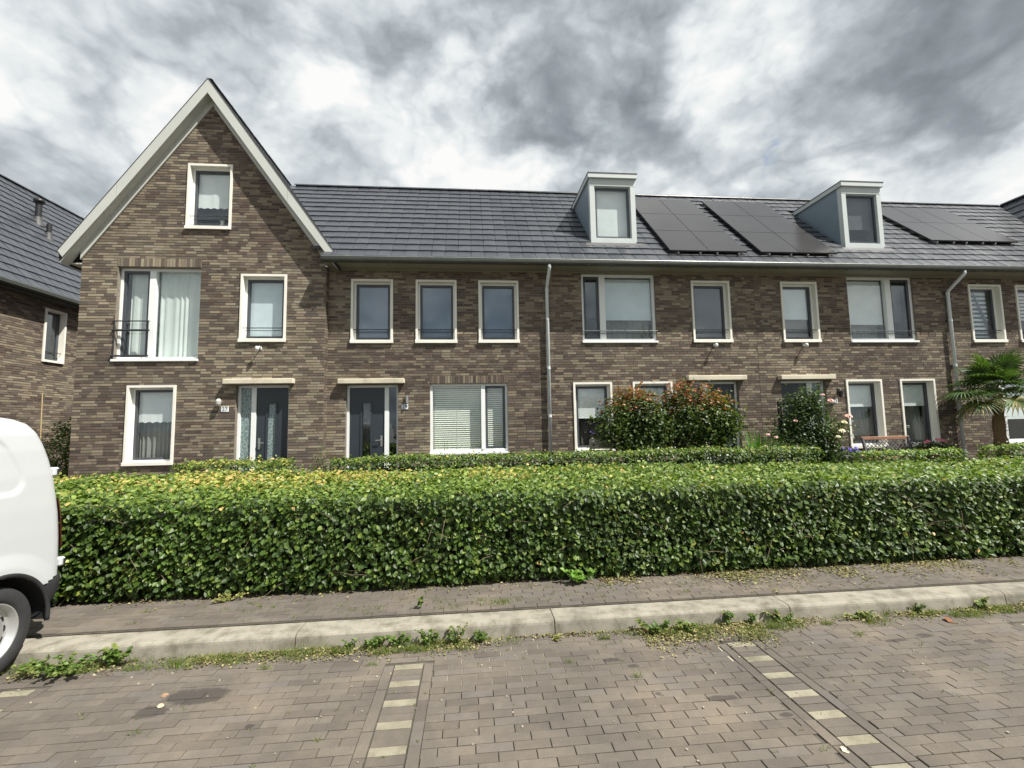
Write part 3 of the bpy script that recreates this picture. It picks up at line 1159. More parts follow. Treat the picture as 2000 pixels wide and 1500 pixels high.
def row_house(name, x0, x1, label, openings, soldiers, dormer, roof_x0=None, seed=1, limit=300, side_walls=()):
    h = thing(name, ((x0 + x1) / 2, HOUSE_Y, .15), label, 'house', 'brick houses of the terrace')
    Wall(front(HOUSE_Y), 0, x0 + .002, x1 - .002, .15, 5.53, openings, soldiers, None, limit, seed).build(h)
    shell(h, x0, x1, HOUSE_Y, (.42, 3.25, 5.55))
    # side and rear walls close the house
    MB().box(x0 + .002, x1 - .002, 16.8, 17.0, .15, 5.5).build('rear_wall', 'brick', h)
    ra = x0 if roof_x0 is None else roof_x0
    rd = -3.02 if roof_x0 is not None and roof_x0 < -4 else x0
    rx = 18.6 if x1 > 16 else x1
    # roof deck, both slopes
    mb = MB()
    nrm = Vector((0, -ES.z, ES.y))
    a = Vector((0, EY + .03, EZ - .02)) - nrm * -.0
    pts = [(0, EY + .02, EZ), (0, RY, RZ + .0), (0, 2 * RY - EY, EZ), (0, 2 * RY - EY, EZ - .15), (0, RY, RZ - .16), (0, EY + .12, EZ - .05)]
    mb.prism([(x, y_, z_ - .012) for x, y_, z_ in pts], (rd + .002, 0, 0), (x1 - .002, 0, 0))
    if rd > ra + .5:
        mb.prism([(rd, EY + .02, EZ - .012), (rd, RY, RZ - .012), (-5.37, RY, RZ - .012)], (0, 0, 0), (0, .05, -.05))
    if rx > x1:
        mb.prism([(16.3, EY + .02, EZ - .012), (18.55, RY, RZ - .012), (16.3, RY, RZ - .012)], (0, 0, 0), (0, .05, -.05))
    roof = mb.build('roof', 'deck', h)

    def skip(u, v):
        X = ra + u
        if x1 > 16 and EZ + v * ES.z < 9.02 - 1.415 * (18.6 - X + .20): return True
        if ra < -4 and EZ + v * ES.z < 9.72 - 1.415 * (X + .20 - XGC): return True
        if dormer and dormer[0] + .05 < X < dormer[1] - .05:
            Y = EY + v * ES.y
            return DORM_Y + .05 < Y < 12.75
        return False
    tiled_slope(roof, (ra, EY - .02, EZ - .0), (1, 0, 0), ES, rx - ra, SLEN, skip)
    ridge_caps(roof, (max(ra, -5.2), RY, RZ + .02), (rx, RY, RZ + .02))
    # gutter and boxed eave
    gut = MB()
    prof = [(10.115, 5.60), (10.112, 5.565), (10.118, 5.525), (10.135, 5.497), (10.165, 5.485), (10.225, 5.485), (10.225, 5.575), (10.215, 5.575),
            (10.215, 5.497), (10.170, 5.497), (10.146, 5.507), (10.130, 5.53), (10.125, 5.565), (10.127, 5.60)]
    gut.prism([(0, a_, b_) for a_, b_ in prof], (x0 + .001, 0, 0), (x1 - .001, 0, 0))
    gp = gut.build('gutter', 'zinc', h)
    MB().tube([(x0 + .001, 10.118, 5.603), (x1 - .001, 10.118, 5.603)], .011, 8).build('gutter_lip', 'zinc_light', gp)
    x = x0 + .3
    br = MB()
    while x < x1:
        br.box(x - .012, x + .012, 10.108, 10.230, 5.476, 5.4845)
        x += .62
    br.build('gutter_bracket', 'zinc', gp)
    MB().box(x0 + .001, x1 - .001, 10.226, 10.70, 5.512, 5.540).box(x0 + .001, x1 - .001, 10.226, 10.252, 5.495, 5.5115).build('soffit', 'paint_shaded', h)
    MB().box(x0 + .001, x1 - .001, 10.672, 10.704, 5.468, 5.5115).build('wall_board', 'paint_shaded', h)
    if dormer:
        dx0, dx1, dark = dormer
        Y0, zt = DORM_Y, 8.03
        zb = roof_z(Y0) + .03
        yt = EY + (zt - EZ) / (RZ - EZ) * (RY - EY)
        mb = MB()
        # casing: front stiles and rails
        mb.box(dx0, dx0 + .125, Y0, Y0 + .14, zb, zt - .19)
        mb.box(dx1 - .125, dx1, Y0, Y0 + .14, zb, zt - .19)
        mb.box(dx0, dx1, Y0 - .004, Y0 + .14, zt - .188, zt)
        mb.box(dx0 + .127, dx1 - .127, Y0, Y0 + .14, zb, zb + .135)
        dm = mb.build('dormer', 'grey_paint2', h)
        for xx in (dx0, dx1 - .04):
            tri = [(xx, Y0 + .142, zb - .02), (xx, Y0 + .142, zt - .001), (xx, yt + .10, zt - .001), (xx, yt + .10, zt - .06)]
            MB().prism(tri, (0, 0, 0), (.04, 0, 0)).build('cheek', 'cheek', dm)
        MB().box(dx0 - .045, dx1 + .045, Y0 - .07, yt + .30, zt + .002, zt + .115).build('roof_cap', 'grey_paint2', dm)
        MB().box(dx0 - .055, dx1 + .055, Y0 - .08, yt + .31, zt + .116, zt + .135).build('cap_trim', 'lead', dm)
        MB().box(dx0 + .06, dx1 - .06, Y0 + .6, Y0 + .62, zb + .3, zt).box(dx0 + .05, dx1 - .05, Y0 + .14, Y0 + .6, zb + .2, zb + .22).build('lining', 'room', dm)
        a0, a1, b0, b1 = dx0 + .127, dx1 - .127, zb + .137, zt - .19
        MB().ring(a0, a1, b0, b1, Y0 + .045, Y0 + .12, .022).build('frame', 'grey_paint2', dm)
        MB().ring(a0 + .022, a1 - .022, b0 + .022, b1 - .022, Y0 + .055, Y0 + .11, .042).build('sash', 'sash', dm)
        pane(dm, a0 + .064, a1 - .064, b0 + .064, b1 - .064, Y0 + .08)
        if dark:
            blind(dm, a0 + .05, a1 - .05, b0 + .48, b1 - .05, Y0 + .20, 'blind_grey')
        else:
            blind(dm, a0 + .05, a1 - .05, b0 + .06, b1 - .05, Y0 + .20, 'blind_light')
        MB().prism([(dx0 - .16, Y0 - .02, zb + .004), (dx1 + .16, Y0 - .02, zb + .004), (dx1 + .16, Y0 - .16, zb - .125), (dx0 - .16, Y0 - .16, zb - .125)], (0, 0, 0), (0, .02, -.02)).build('flashing', 'lead', dm)
    return h, roof


def downpipe(house, X):
    mb = MB()
    mb.tube([(X, 10.175, 5.50), (X, 10.175, 5.42), (X, 10.60, 5.10), (X, 10.63, 5.02), (X, 10.63, .17)], .040, 12)
    pz = mb.build('downpipe', 'pipe', house, True)
    for z in (5.03, 4.3, 3.1, 1.95, .9):
        MB().lathe([(.046, z - .03), (.046, z + .03), (.038, z + .03)], (X, 10.63, 0), 12).build('collar', 'pipe', pz)
        MB().box(X - .06, X + .06, 10.672, 10.703, z - .012, z + .012).build('bracket', 'zinc', pz)


# ---- house 29
W1, W2, W3 = (-2.77, -1.80, 3.74, 5.26), (-1.27, -.30, 3.74, 5.26), (.222, 1.196, 3.74, 5.26)
D29 = (-2.86, -1.68, .42, 2.745)
B29 = (-.94, .89, 1.12, 2.755)
h29, roof29 = row_house('terrace_house', XG1, 1.882, 'brick terrace house with three equal dark upper windows, beside the gabled house',
                        [W1, W2, W3, D29, B29], [(-.95, .90, 2.76, 2.945)], None, roof_x0=-5.42, seed=3)
for r in (W1, W2, W3):
    w, q = surround_window(h29, r, HOUSE_Y)
    blind(w, q[0] - .02, q[1] + .02, q[2] - .0, q[3], HOUSE_Y + .185, 'blind_sky')
door_set(h29, D29, HOUSE_Y, (-2.805, -2.0), (-2.0, -1.905), (-1.905, -1.725), False, (-3.02, -1.52, 2.765, 2.88), frosted=False)
w, q, f = plain_window(h29, B29, HOUSE_Y, .26, .355, False, .06)
for nm, (a0, a1, b0, b1) in (('f', f), ('q', q)):
    mb = MB()
    z = b0 + .02
    while z < b1 - .04:
        n = len(mb.v)
        mb.v += [(a0, HOUSE_Y + .225, z - .020), (a1, HOUSE_Y + .225, z - .020), (a1, HOUSE_Y + .245, z + .018), (a0, HOUSE_Y + .245, z + .018)]
        mb.f.append((n, n + 1, n + 2, n + 3))
        z += .05
    mb.box(a0, a1, HOUSE_Y + .22, HOUSE_Y + .265, b1 - .035, b1)
    for k in (.04, .5, .96):
        xx = a0 + (a1 - a0) * k
        mb.box(xx - .004, xx + .004, HOUSE_Y + .221, HOUSE_Y + .2235, b0, b1 - .036)
    vb = mb.build('venetian_blind', 'venetian', w)
    vb['kind'] = 'stuff'

# ---- house 31
B31 = (2.77, 4.65, 3.75, 5.465)
S31 = (5.595, 6.615, 3.745, 5.315)
G31a, G31b = (2.485, 3.45, 1.08, 2.755), (3.97, 4.98, 1.08, 2.755)
D31 = (5.49, 6.71, .42, 2.745)
h31, roof31 = row_house('terrace_house', 1.882, 7.281, 'brick terrace house behind the two red-tipped shrubs, dormer at left of its roof',
                        [B31, S31, G31a, G31b, D31], [], (3.1, 4.3, False), seed=5)
w, q, f = plain_window(h31, B31, HOUSE_Y, 3.225, 3.375, True, .045, 4.02)
blind(w, f[0], f[1], f[2] + .52, f[3] - .02, HOUSE_Y + .185, 'blind_blue')
curtain(w, f[0], f[1], f[2] - .05, f[2] + .6, HOUSE_Y + .36, 'net_dark', 10, .02)
blind(w, q[0] - .03, q[1] + .03, q[2] + .55, q[3], HOUSE_Y + .27, 'blind_grey')
w, q = surround_window(h31, S31, HOUSE_Y)
blind(w, q[0] - .02, q[1] + .02, q[2], q[3], HOUSE_Y + .185, 'blind_grey')
for r in (G31a, G31b):
    w, q = surround_window(h31, r, HOUSE_Y, False)
    blind(w, q[0] - .02, q[1] + .02, q[2] + .68, q[3], HOUSE_Y + .185, 'blind_light')
    curtain(w, q[0] - .05, q[1] + .05, q[2] - .05, q[3], HOUSE_Y + .36, 'drape', 11, .03)
door_set(h31, D31, HOUSE_Y, (5.94, 6.665), (5.80, 5.94), (5.545, 5.80), True, (5.34, 6.87, 2.765, 2.885), frosted=False)

# ---- house 33
S33 = (8.0, 9.005, 3.745, 5.315)
B33 = (9.88, 11.76, 3.75, 5.485)
G33a, G33b = (9.61, 10.61, 1.02, 2.758), (11.12, 12.12, 1.02, 2.758)
D33 = (7.85, 9.07, .42, 2.745)
h33, roof33 = row_house('terrace_house', 7.281, 12.68, 'brick terrace house with bench below its windows and climbing rose at its door',
                        [S33, B33, G33a, G33b, D33], [], (10.07, 11.22, True), seed=8)
w, q = surround_window(h33, S33, HOUSE_Y)
blind(w, q[0] - .02, q[1] + .02, q[2] + .50, q[3], HOUSE_Y + .185, 'blind_blue')
MB().box(q[0] - .02, q[1] + .02, HOUSE_Y + .28, HOUSE_Y + .29, q[2], q[2] + .52).build('inner_screen', 'blind_grey', w)
w, q, f = plain_window(h33, B33, HOUSE_Y, 11.0, 11.155, False, .045, 4.02)
blind(w, f[0], f[1], f[2] + .42, f[3] - .02, HOUSE_Y + .185, 'blind_light')
curtain(w, f[0], f[1], f[2] - .05, f[2] + .5, HOUSE_Y + .36, 'net_dark', 10, .015)
blind(w, q[0] - .03, q[1] + .03, q[2] + .45, q[3], HOUSE_Y + .27, 'blind_grey')
for r in (G33a, G33b):
    w, q = surround_window(h33, r, HOUSE_Y, False)
    blind(w, q[0] - .02, q[1] + .02, q[2] + .92, q[3], HOUSE_Y + .185, 'blind_light')
    curtain(w, q[0] - .05, q[1] + .05, q[2] - .05, q[3], HOUSE_Y + .36, 'net_dark', 11, .03)
door_set(h33, D33, HOUSE_Y, (7.90, 8.62), (8.62, 8.76), (8.76, 9.02), False, (7.77, 9.25, 2.765, 2.88), frosted=False)

# ---- house 35
S35, S35b = (13.375, 14.36, 3.735, 5.30), (14.80, 15.80, 3.735, 5.30)
G35 = (13.68, 15.55, 1.05, 2.77)
h35, roof35 = row_house('terrace_house', 12.68, 16.46, 'brick terrace house behind the palm at the right end of the row',
                        [S35, S35b, G35], [], None, roof_x0=12.68, seed=12, limit=300)
w, q = surround_window(h35, S35, HOUSE_Y)
# tilted inward sash stands open at the top: slatted day-and-night blind behind
mb = MB()
z = q[2]
while z < q[3]:
    mb.box(q[0], q[1], HOUSE_Y + .24, HOUSE_Y + .246, z, z + .06)
    z += .12
mb.build('striped_blind', 'blind_blue', w)
MB().prism([(q[1] - .02, HOUSE_Y + .13, q[2]), (q[1] - .02, HOUSE_Y + .23, q[2]), (q[0] + .30, HOUSE_Y + .23, q[3]), (q[0] + .26, HOUSE_Y + .21, q[3])], (0, 0, 0), (.035, 0, 0)).build('tilted_sash', 'sash', w)
w, q = surround_window(h35, S35b, HOUSE_Y)
mb = MB()
z = q[2] + .5
while z < q[3]:
    mb.box(q[0], q[1], HOUSE_Y + .24, HOUSE_Y + .246, z, z + .06)
    z += .10
mb.build('striped_blind', 'blind_light', w)
w, q, f = plain_window(h35, G35, HOUSE_Y, 14.05, 14.2, True, .05)
blind(w, f[0], f[1], f[2] + .55, f[3] - .02, HOUSE_Y + .185, 'blind_light')
blind(w, q[0], q[1], q[2] + .55, q[3] - .02, HOUSE_Y + .185, 'blind_light')
downpipe(h31, 1.885)
downpipe(h35, 12.685)


# ------------------------------------------------------------------ gabled houses
def gable_house(name, x0, x1, Y, label, openings, soldiers, seed, limit, detail=True, hw=2.905, top=9.78):
    xc = (x0 + x1) / 2
    h = thing(name, (xc, Y, .15), label, 'house', 'brick houses of the terrace')
    K = 1.415
    apex = top - .48

    def clip(v):
        hw = min((x1 - x0) / 2, max((apex - v) / K, 0.001))
        return xc - hw, xc + hw
    Wall(front(Y), 0, x0, x1, .15, apex, openings, soldiers, clip, limit, seed).build(h)
    shell(h, x0, x1, Y, (.42, 3.25, 5.55) if detail else (.42, 5.55))
    if detail:
        MB().box(xc - 1.6, xc + 1.6, Y + 2.5, Y + 2.6, 5.56, 7.0).box(xc - 1.0, xc + 1.0, Y + .33, Y + 2.5, 7.95, 8.0).build('attic_wall', 'room', h)
    # return of the projecting front and the side walls
    MB().box(x0 + .002, x0 + .10, Y + .002, 17.0, .15, 5.55).build('side_wall', 'brick', h)
    MB().box(x1 - .10, x1 - .004, HOUSE_Y + .002, 17.0, .15, 5.55).build('side_wall', 'brick', h)
    MB().box(x0 + .1, x1 - .1, 16.8, 17.0, .15, 5.6).build('rear_wall', 'brick', h)
    if detail:
        Wall(side(x1), math.pi / 2, Y + .001, HOUSE_Y + .02, .15, 5.5, [], (), None, 60, seed + 1).build(h)
    yf = Y - .262
    nx, nz = K / math.hypot(1, K), 1 / math.hypot(1, K)
    roof = None
    for sg in (-1, 1):
        pts = [(xc, 0, top - .03), (xc + sg * hw, 0, top - .03 - K * hw), (xc + sg * (hw - .02), 0, top - .26 - K * (hw - .02)), (xc, 0, top - .26)]
        mb = MB()
        mb.prism(pts, (0, yf + .034, 0), (0, 17.4, 0))
        rf = mb.build('roof', 'deck', h)
        # soffit under the overhang
        MB().prism([(xc, 0, top - .262), (xc + sg * (hw - .03), 0, top - .262 - K * (hw - .03)), (xc + sg * (hw - .03), 0, top - .30 - K * (hw - .03)), (xc, 0, top - .30)],
                   (0, yf + .034, 0), (0, Y - .004, 0)).build('soffit', 'grey_paint', rf)
        # barge board in two lengths, joint shown
        for (s0, s1) in ((0, .62), (.622, 1)):
            a, b = hw * s0, hw * s1
            MB().prism([(xc + sg * a, 0, top - K * a), (xc + sg * b, 0, top - K * b), (xc + sg * (b - (.10 if s1 == 1 else 0)), 0, top - .335 - K * (b - (.10 if s1 == 1 else 0)) + (.06 if s1 == 1 else 0)), (xc + sg * a, 0, top - .335 - K * a)],
                       (0, yf, 0), (0, yf + .032, 0)).build('barge_board', 'grey_paint', rf)
        # board against the wall
        MB().prism([(xc, 0, top - .302), (xc + sg * (hw - .28), 0, top - .302 - K * (hw - .28)), (xc + sg * (hw - .28), 0, top - .50 - K * (hw - .28)), (xc, 0, top - .50)],
                   (0, Y - .04, 0), (0, Y - .005, 0)).build('wall_board', 'grey_paint', rf)
        # dark metal edge trim
        MB().prism([(xc, 0, top + .022), (xc + sg * (hw + .01), 0, top + .022 - K * (hw + .01)), (xc + sg * hw, 0, top - K * hw + .001), (xc, 0, top + .001)],
                   (0, yf - .008, 0), (0, yf + .05, 0)).build('edge_trim', 'lead', rf)
        es = Vector((-sg * nz, 0, nx))
        if sg > 0:
            org = (xc + hw, yf + .05, top - .03 - K * hw)
            tiled_slope(rf, org, (0, 1, 0), es, 6.9, math.hypot(hw, hw * K), None, 300 if detail else 100)
        else:
            org = (xc - hw, 17.0, top - .03 - K * hw)
            tiled_slope(rf, org, (0, -1, 0), es, 17.0 - yf - .05, math.hypot(hw, hw * K), None, 300)
        roof = rf
        # side gutter
        gx = xc + sg * (hw + .02)
        if sg < 0 or not detail:
            gp = MB()
            gp.prism([(gx + .06, 0, 5.46), (gx - .07, 0, 5.46), (gx - .10, 0, 5.50), (gx - .105, 0, 5.60), (gx - .09, 0, 5.60), (gx - .085, 0, 5.51), (gx + .06, 0, 5.48)], (0, yf + .25, 0), (0, 17.2, 0))
            gp.build('gutter', 'zinc', rf)
            MB().box(min(gx + .062, x0 - .003), x0 - .003, Y + .0, 17.0, 5.47, 5.50).build('eave_board', 'grey_paint', rf)
    ridge_caps(roof, (xc, yf + .06, top - .01), (xc, 17.0, top - .01))
    return h


A27 = (-6.385, -5.41, 6.33, 7.87)
B27 = (-7.765, -6.02, 3.32, 5.42)
S27 = (-5.15, -4.15, 3.735, 5.285)
G27 = (-7.43, -6.425, 1.05, 2.765)
D27 = (-5.18, -4.05, .42, 2.75)
h27 = gable_house('gabled_house', XG0, XG1, GABLE_Y, 'tall gabled brick house with steep pale verges at the left end of the row',
                  [A27, B27, S27, G27, D27], [(-7.775, -6.01, 5.43, 5.625)], 21, 300)
w, q = surround_window(h27, A27, GABLE_Y)
curtain(w, q[0] - .02, q[1] + .02, q[2] + .42, q[3], GABLE_Y + .187, 'blind_light', 2, .004, .025, 'scalloped_blind')
MB().lathe([(.02, 0), (.05, .03), (.055, .08), (.03, .12), (.035, .15), (.06, .17), (.02, .2)], (q[0] + .5, GABLE_Y + .26, q[2] - .02), 14).build('ornament', 'porcelain', w, True)
w, q, f = plain_window(h27, B27, GABLE_Y, -7.15, -7.02, True, .10)
curtain(w, f[0], f[1], f[2] - .1, f[3] + .1, GABLE_Y + .245, 'net', 7, .018, 0, 'curtain', 3)
curtain(w, q[0] + .03, q[1] + .03, q[2] - .1, q[3] + .1, GABLE_Y + .245, 'net', 3, .016, 0, 'curtain', 4)
for z, rr in ((4.19, .014), (3.985, .024), (3.415, .024)):
    MB().tube([(B27[0] - .03, GABLE_Y - .03, z), (-7.04, GABLE_Y - .03, z)], rr, 10).build('balcony_rail', 'rail', w)
mb = MB()
for xx in (B27[0] + .02, -7.06):
    mb.tube([(xx, GABLE_Y - .03, 3.42), (xx, GABLE_Y - .03, 4.19)], .010, 8)
mb.build('balcony_post', 'rail', w)
w, q = surround_window(h27, S27, GABLE_Y)
blind(w, q[0] - .02, q[1] + .02, q[2], q[3], GABLE_Y + .187, 'blind_blue')
w, q = surround_window(h27, G27, GABLE_Y, False)
curtain(w, q[0] - .02, q[1] + .02, q[2] + .75, q[3], GABLE_Y + .187, 'blind_light', 2, .004, .025, 'scalloped_blind')
curtain(w, q[0] - .05, q[1] + .05, q[2] - .05, q[3], GABLE_Y + .33, 'net_dark', 8, .035, 0, 'curtain', 9)
door_set(h27, D27, GABLE_Y, (-4.79, -4.095), (-4.89, -4.79), (-5.125, -4.89), True, (-5.41, -3.92, 2.765, 2.88), frosted=True)

h37 = gable_house('gabled_house', 16.46, 20.74, GABLE_Y, 'gabled house whose tiled roof rises over the ridge at the right edge',
                  [(18.1, 19.1, 3.735, 5.28)], [], 31, 0, detail=False, hw=2.42, top=9.08)
w, q = surround_window(h37, (18.1, 19.1, 3.735, 5.28), GABLE_Y)
blind(w, q[0], q[1], q[2], q[3], GABLE_Y + .187, 'blind_blue')

# ------------------------------------------------------------------ neighbour on the left
XN = -11.85
WN = (13.55, 14.22, 3.745, 5.26)
hn = thing('neighbour_house', (XN, 13, .15), 'brick house at the left edge with long grey tiled roof and narrow window', 'house')
Wall(side(XN), math.pi / 2, 8.6, 18.5, .15, 5.45, [WN], (), None, 300, 41).build(hn)
MB().box(XN - 7, XN - .06, 8.602, 8.8, .15, 5.4).build('side_wall', 'brick', hn)
MB().box(XN - 7, XN - .06, 18.3, 18.498, .15, 5.4).build('side_wall', 'brick', hn)
MB().box(XN - 7, XN - 6.8, 8.81, 18.29, .15, 5.4).build('rear_wall', 'brick', hn)
y0, y1, z0, z1 = WN
mb = MB()
mb.box(XN - .17, XN + .035, y0, y0 + .05, z0, z1).box(XN - .17, XN + .035, y1 - .05, y1, z0, z1)
mb.box(XN - .17, XN + .035, y0 + .05, y1 - .05, z1 - .05, z1).box(XN - .17, XN + .06, y0 + .05, y1 - .05, z0, z0 + .06)
w = mb.build('window', 'cream', hn)
mb = MB()
mb.box(XN - .175, XN - .12, y0 + .05, y0 + .12, z0 + .06, z1 - .05).box(XN - .175, XN - .12, y1 - .12, y1 - .05, z0 + .06, z1 - .05)
mb.box(XN - .175, XN - .12, y0 + .12, y1 - .12, z0 + .06, z0 + .13).box(XN - .175, XN - .12, y0 + .12, y1 - .12, z1 - .12, z1 - .05)
mb.build('sash', 'sash', w)
MB().box(XN - .15, XN - .14, y0 + .12, y1 - .12, z0 + .13, z1 - .12).build('pane', 'glass', w)
MB().box(XN - .9, XN - .88, y0 - .3, y1 + .3, z0 - .3, z1 + .3).build('inner_screen', 'room', w)
MB().tube([(XN - .03, y0 + .05, z0 + .3), (XN - .03, y1 - .05, z0 + .3)], .011, 8).build('safety_rail', 'rail', w)
KN = 1.2
NX0, NXR = -11.48, -15.26
nzr = 5.60 + KN * (NX0 - NXR)
mb = MB()
mb.prism([(NX0 - .02, 0, 5.585), (NXR, 0, nzr - .015), (2 * NXR - NX0, 0, 5.585), (2 * NXR - NX0, 0, 5.43), (NXR, 0, nzr - .2), (NX0 - .1, 0, 5.53)], (0, 8.4, 0), (0, 22, 0))
nroof = mb.build('roof', 'deck', hn)
esn = Vector((-1, 0, KN)).normalized()
tiled_slope(nroof, (NX0 + .02, 8.5, 5.60), (0, 1, 0), esn, 13.5, math.hypot(1, KN) * (NX0 - NXR), None, 300)
ridge_caps(nroof, (NXR, 8.5, nzr + .03), (NXR, 22, nzr + .03))
gp = MB().prism([(NX0 + .05, 0, 5.60), (NX0 + .052, 0, 5.52), (NX0 + .02, 0, 5.485), (NX0 - .07, 0, 5.485), (NX0 - .07, 0, 5.57), (NX0 + .03, 0, 5.50), (NX0 + .038, 0, 5.60)], (0, 8.45, 0), (0, 21.9, 0)).build('gutter', 'zinc', hn)
MB().tube([(NX0 + .046, 8.45, 5.603), (NX0 + .046, 21.9, 5.603)], .010, 8).build('gutter_lip', 'zinc_light', gp)
MB().box(XN + .004, NX0 - .072, 8.5, 21.9, 5.44, 5.50).build('soffit', 'lead', hn)


for (b, hh, rr, cap) in (((-13.962, 15.506, 8.628), .62, .085, True), ((-13.471, 15.351, 8.039), .42, .07, False)):
    vp = MB().lathe([(rr * 1.0, -.15), (rr, hh)], b, 14)
    if cap:
        vp.lathe([(rr, hh - .01), (rr * 1.7, hh), (rr * 1.7, hh + .11), (0.001, hh + .12)], b, 14)
    else:
        vp.lathe([(rr, hh), (0.001, hh)], b, 14)
    vo = vp.build('vent_pipe', 'black', nroof, True)
    MB().lathe([(rr * 2.3, -.18), (rr * 1.5, -.02), (rr * 1.02, .14)], b, 14).build('vent_collar', 'lead', nroof, True)

# ------------------------------------------------------------------ solar panels on the roofs
NRM = Vector((0, -ES.z, ES.y))


def solar(x0, x1, ya, yb, nc, nr, label):
    t = thing('solar_array', ((x0 + x1) / 2, (ya + yb) / 2, roof_z((ya + yb) / 2)), label, 'solar panels', 'solar arrays on the terrace roof')
    a, b = Vector((0, ya, roof_z(ya))), Vector((0, yb, roof_z(yb)))
    Ls = (b - a).length
    pw, ph = (x1 - x0) / nc, Ls / nr
    mp, mf = MB(), MB()
    for i in range(nc):
        for j in range(nr):
            X = x0 + i * pw
            base = a + ES * (j * ph) + NRM * .14
            def P(u, v, n_): return tuple(Vector((X + u, 0, 0)) + base + ES * v + NRM * n_)
            g_ = .004
            fr = MB()
            lo, hi = (g_, g_), (pw - g_, ph - g_)
            loop = [(lo[0], lo[1]), (hi[0], lo[1]), (hi[0], hi[1]), (lo[0], hi[1])]
            n = len(fr.v)
            fr.v += [P(u, v, -.035) for u, v in loop] + [P(u, v, 0) for u, v in loop]
            fr.f += [(0, 3, 2, 1)] + [(k, (k + 1) % 4, 4 + (k + 1) % 4, 4 + k) for k in range(4)] + [(4, 5, 6, 7)]
            po = fr.build('solar_panel', 'panel_frame', t)
            ce = MB()
            m_ = .005
            loop = [(lo[0] + m_, lo[1] + m_), (hi[0] - m_, lo[1] + m_), (hi[0] - m_, hi[1] - m_), (lo[0] + m_, hi[1] - m_)]
            ce.v += [P(u, v, .0005) for u, v in loop] + [P(u, v, .003) for u, v in loop]
            ce.f += [(k, (k + 1) % 4, 4 + (k + 1) % 4, 4 + k) for k in range(4)] + [(4, 5, 6, 7)]
            ce.build('cell_glass', 'panel', po)
    for i in range(nc):
        for u in (.22, .78):
            X = x0 + (i + u) * pw
            p0 = a + ES * -.03 + NRM * .05 + Vector((X, 0, 0))
            p1 = b + ES * .02 + NRM * .05 + Vector((X, 0, 0))
            rl = MB()
            ex = Vector((.02, 0, 0))
            rl.prism([p0 - ex, p0 + ex, p1 + ex, p1 - ex], NRM * -.01, NRM * .05)
            rl.build('mounting_rail', 'metal', t)
    return t


solar(4.92, 6.93, 10.42, 13.10, 2, 3, 'black solar panels in two columns just right of the pale dormer')
solar(7.29, 9.36, 10.42, 13.12, 2, 3, 'black solar panels running behind the blue-grey cheek of the right dormer')
solar(12.84, 15.56, 11.13, 13.05, 3, 2, 'wide low solar panel block right of the right dormer')


# ------------------------------------------------------------------ lamps, sensors and number plates
def wall_light(px_loc, label, kind):
    x, y, z = px_loc
    if kind == 'bulkhead':
        t = thing('wall_lamp', (x, y, z), label, 'lamp')
        MB().bbox(x - .045, x + .045, y - .03, y + .0, z - .02, z + .02, .005).build('bracket', 'metal', t)
        MB().lathe([(.02, -.085), (.048, -.07), (.055, -.02), (.055, .03), (.04, .065), (.012, .08)], (x, y - .085, z), 16).build('globe', 'lamp_glass', t, True)
        MB().lathe([(.058, .0), (.058, .015)], (x, y - .085, z), 16).lathe([(.056, -.04), (.056, -.03)], (x, y - .085, z), 16).build('cage', 'metal', t, True)
    elif kind == 'tube':
        t = thing('wall_lamp', (x, y, z), label, 'lamp')
        MB().bbox(x - .025, x + .025, y - .045, y, z - .03, z + .03, .004).build('bracket', 'metal', t)
        MB().lathe([(.001, -.09), (.034, -.09), (.034, .09), (.001, .09)], (x, y - .07, z), 16).build('shade', 'metal', t)
    elif kind == 'lantern':
        t = thing('wall_lamp', (x, y, z), label, 'lamp')
        MB().bbox(x + .03, x + .07, y - .02, y, z - .05, z + .12, .004).build('bracket', 'black', t)
        MB().tube([(x + .05, y - .01, z + .06), (x + .05, y - .1, z + .1), (x + .02, y - .13, z + .06)], .010, 6).build('arm', 'black', t)
        MB().lathe([(.001, .06), (.075, .03), (.06, .02), (.045, -.10), (.03, -.12), (.001, -.13)], (x + .01, y - .13, z), 6).build('shade', 'black', t)
    else:
        t = thing('sensor_lamp', (x, y, z), label, 'lamp')
        MB().bbox(x - .022, x + .022, y - .03, y, z - .03, z + .03, .004).build('bracket', 'porcelain', t)
        MB().tube([(x, y - .03, z), (x + .01, y - .09, z + .03), (x - .02, y - .14, z - .04)], .012, 6).build('arm', 'porcelain', t)
        MB().lathe([(.001, -.065), (.038, -.06), (.040, .0), (.028, .03), (.001, .035)], (x - .02, y - .15, z - .01), 12).build('head', 'porcelain', t, True)
    return t


wall_light((-5.50, GABLE_Y, 2.37), 'caged glass wall lamp left of door number 27', 'bulkhead')
wall_light((-1.46, HOUSE_Y, 2.40), 'small steel tube wall lamp right of door number 29', 'tube')
wall_light((9.33, HOUSE_Y, 2.42), 'black lantern wall lamp above house number 33', 'lantern')
wall_light((-4.68, GABLE_Y, 3.58), 'small white sensor lamp on the gabled house', 'sensor')
wall_light((6.13, HOUSE_Y, 3.66), 'small sensor lamp above the door behind the red-tipped shrubs', 'sensor')
wall_light((8.53, HOUSE_Y, 3.66), 'small sensor lamp above the door with the climbing rose', 'sensor')


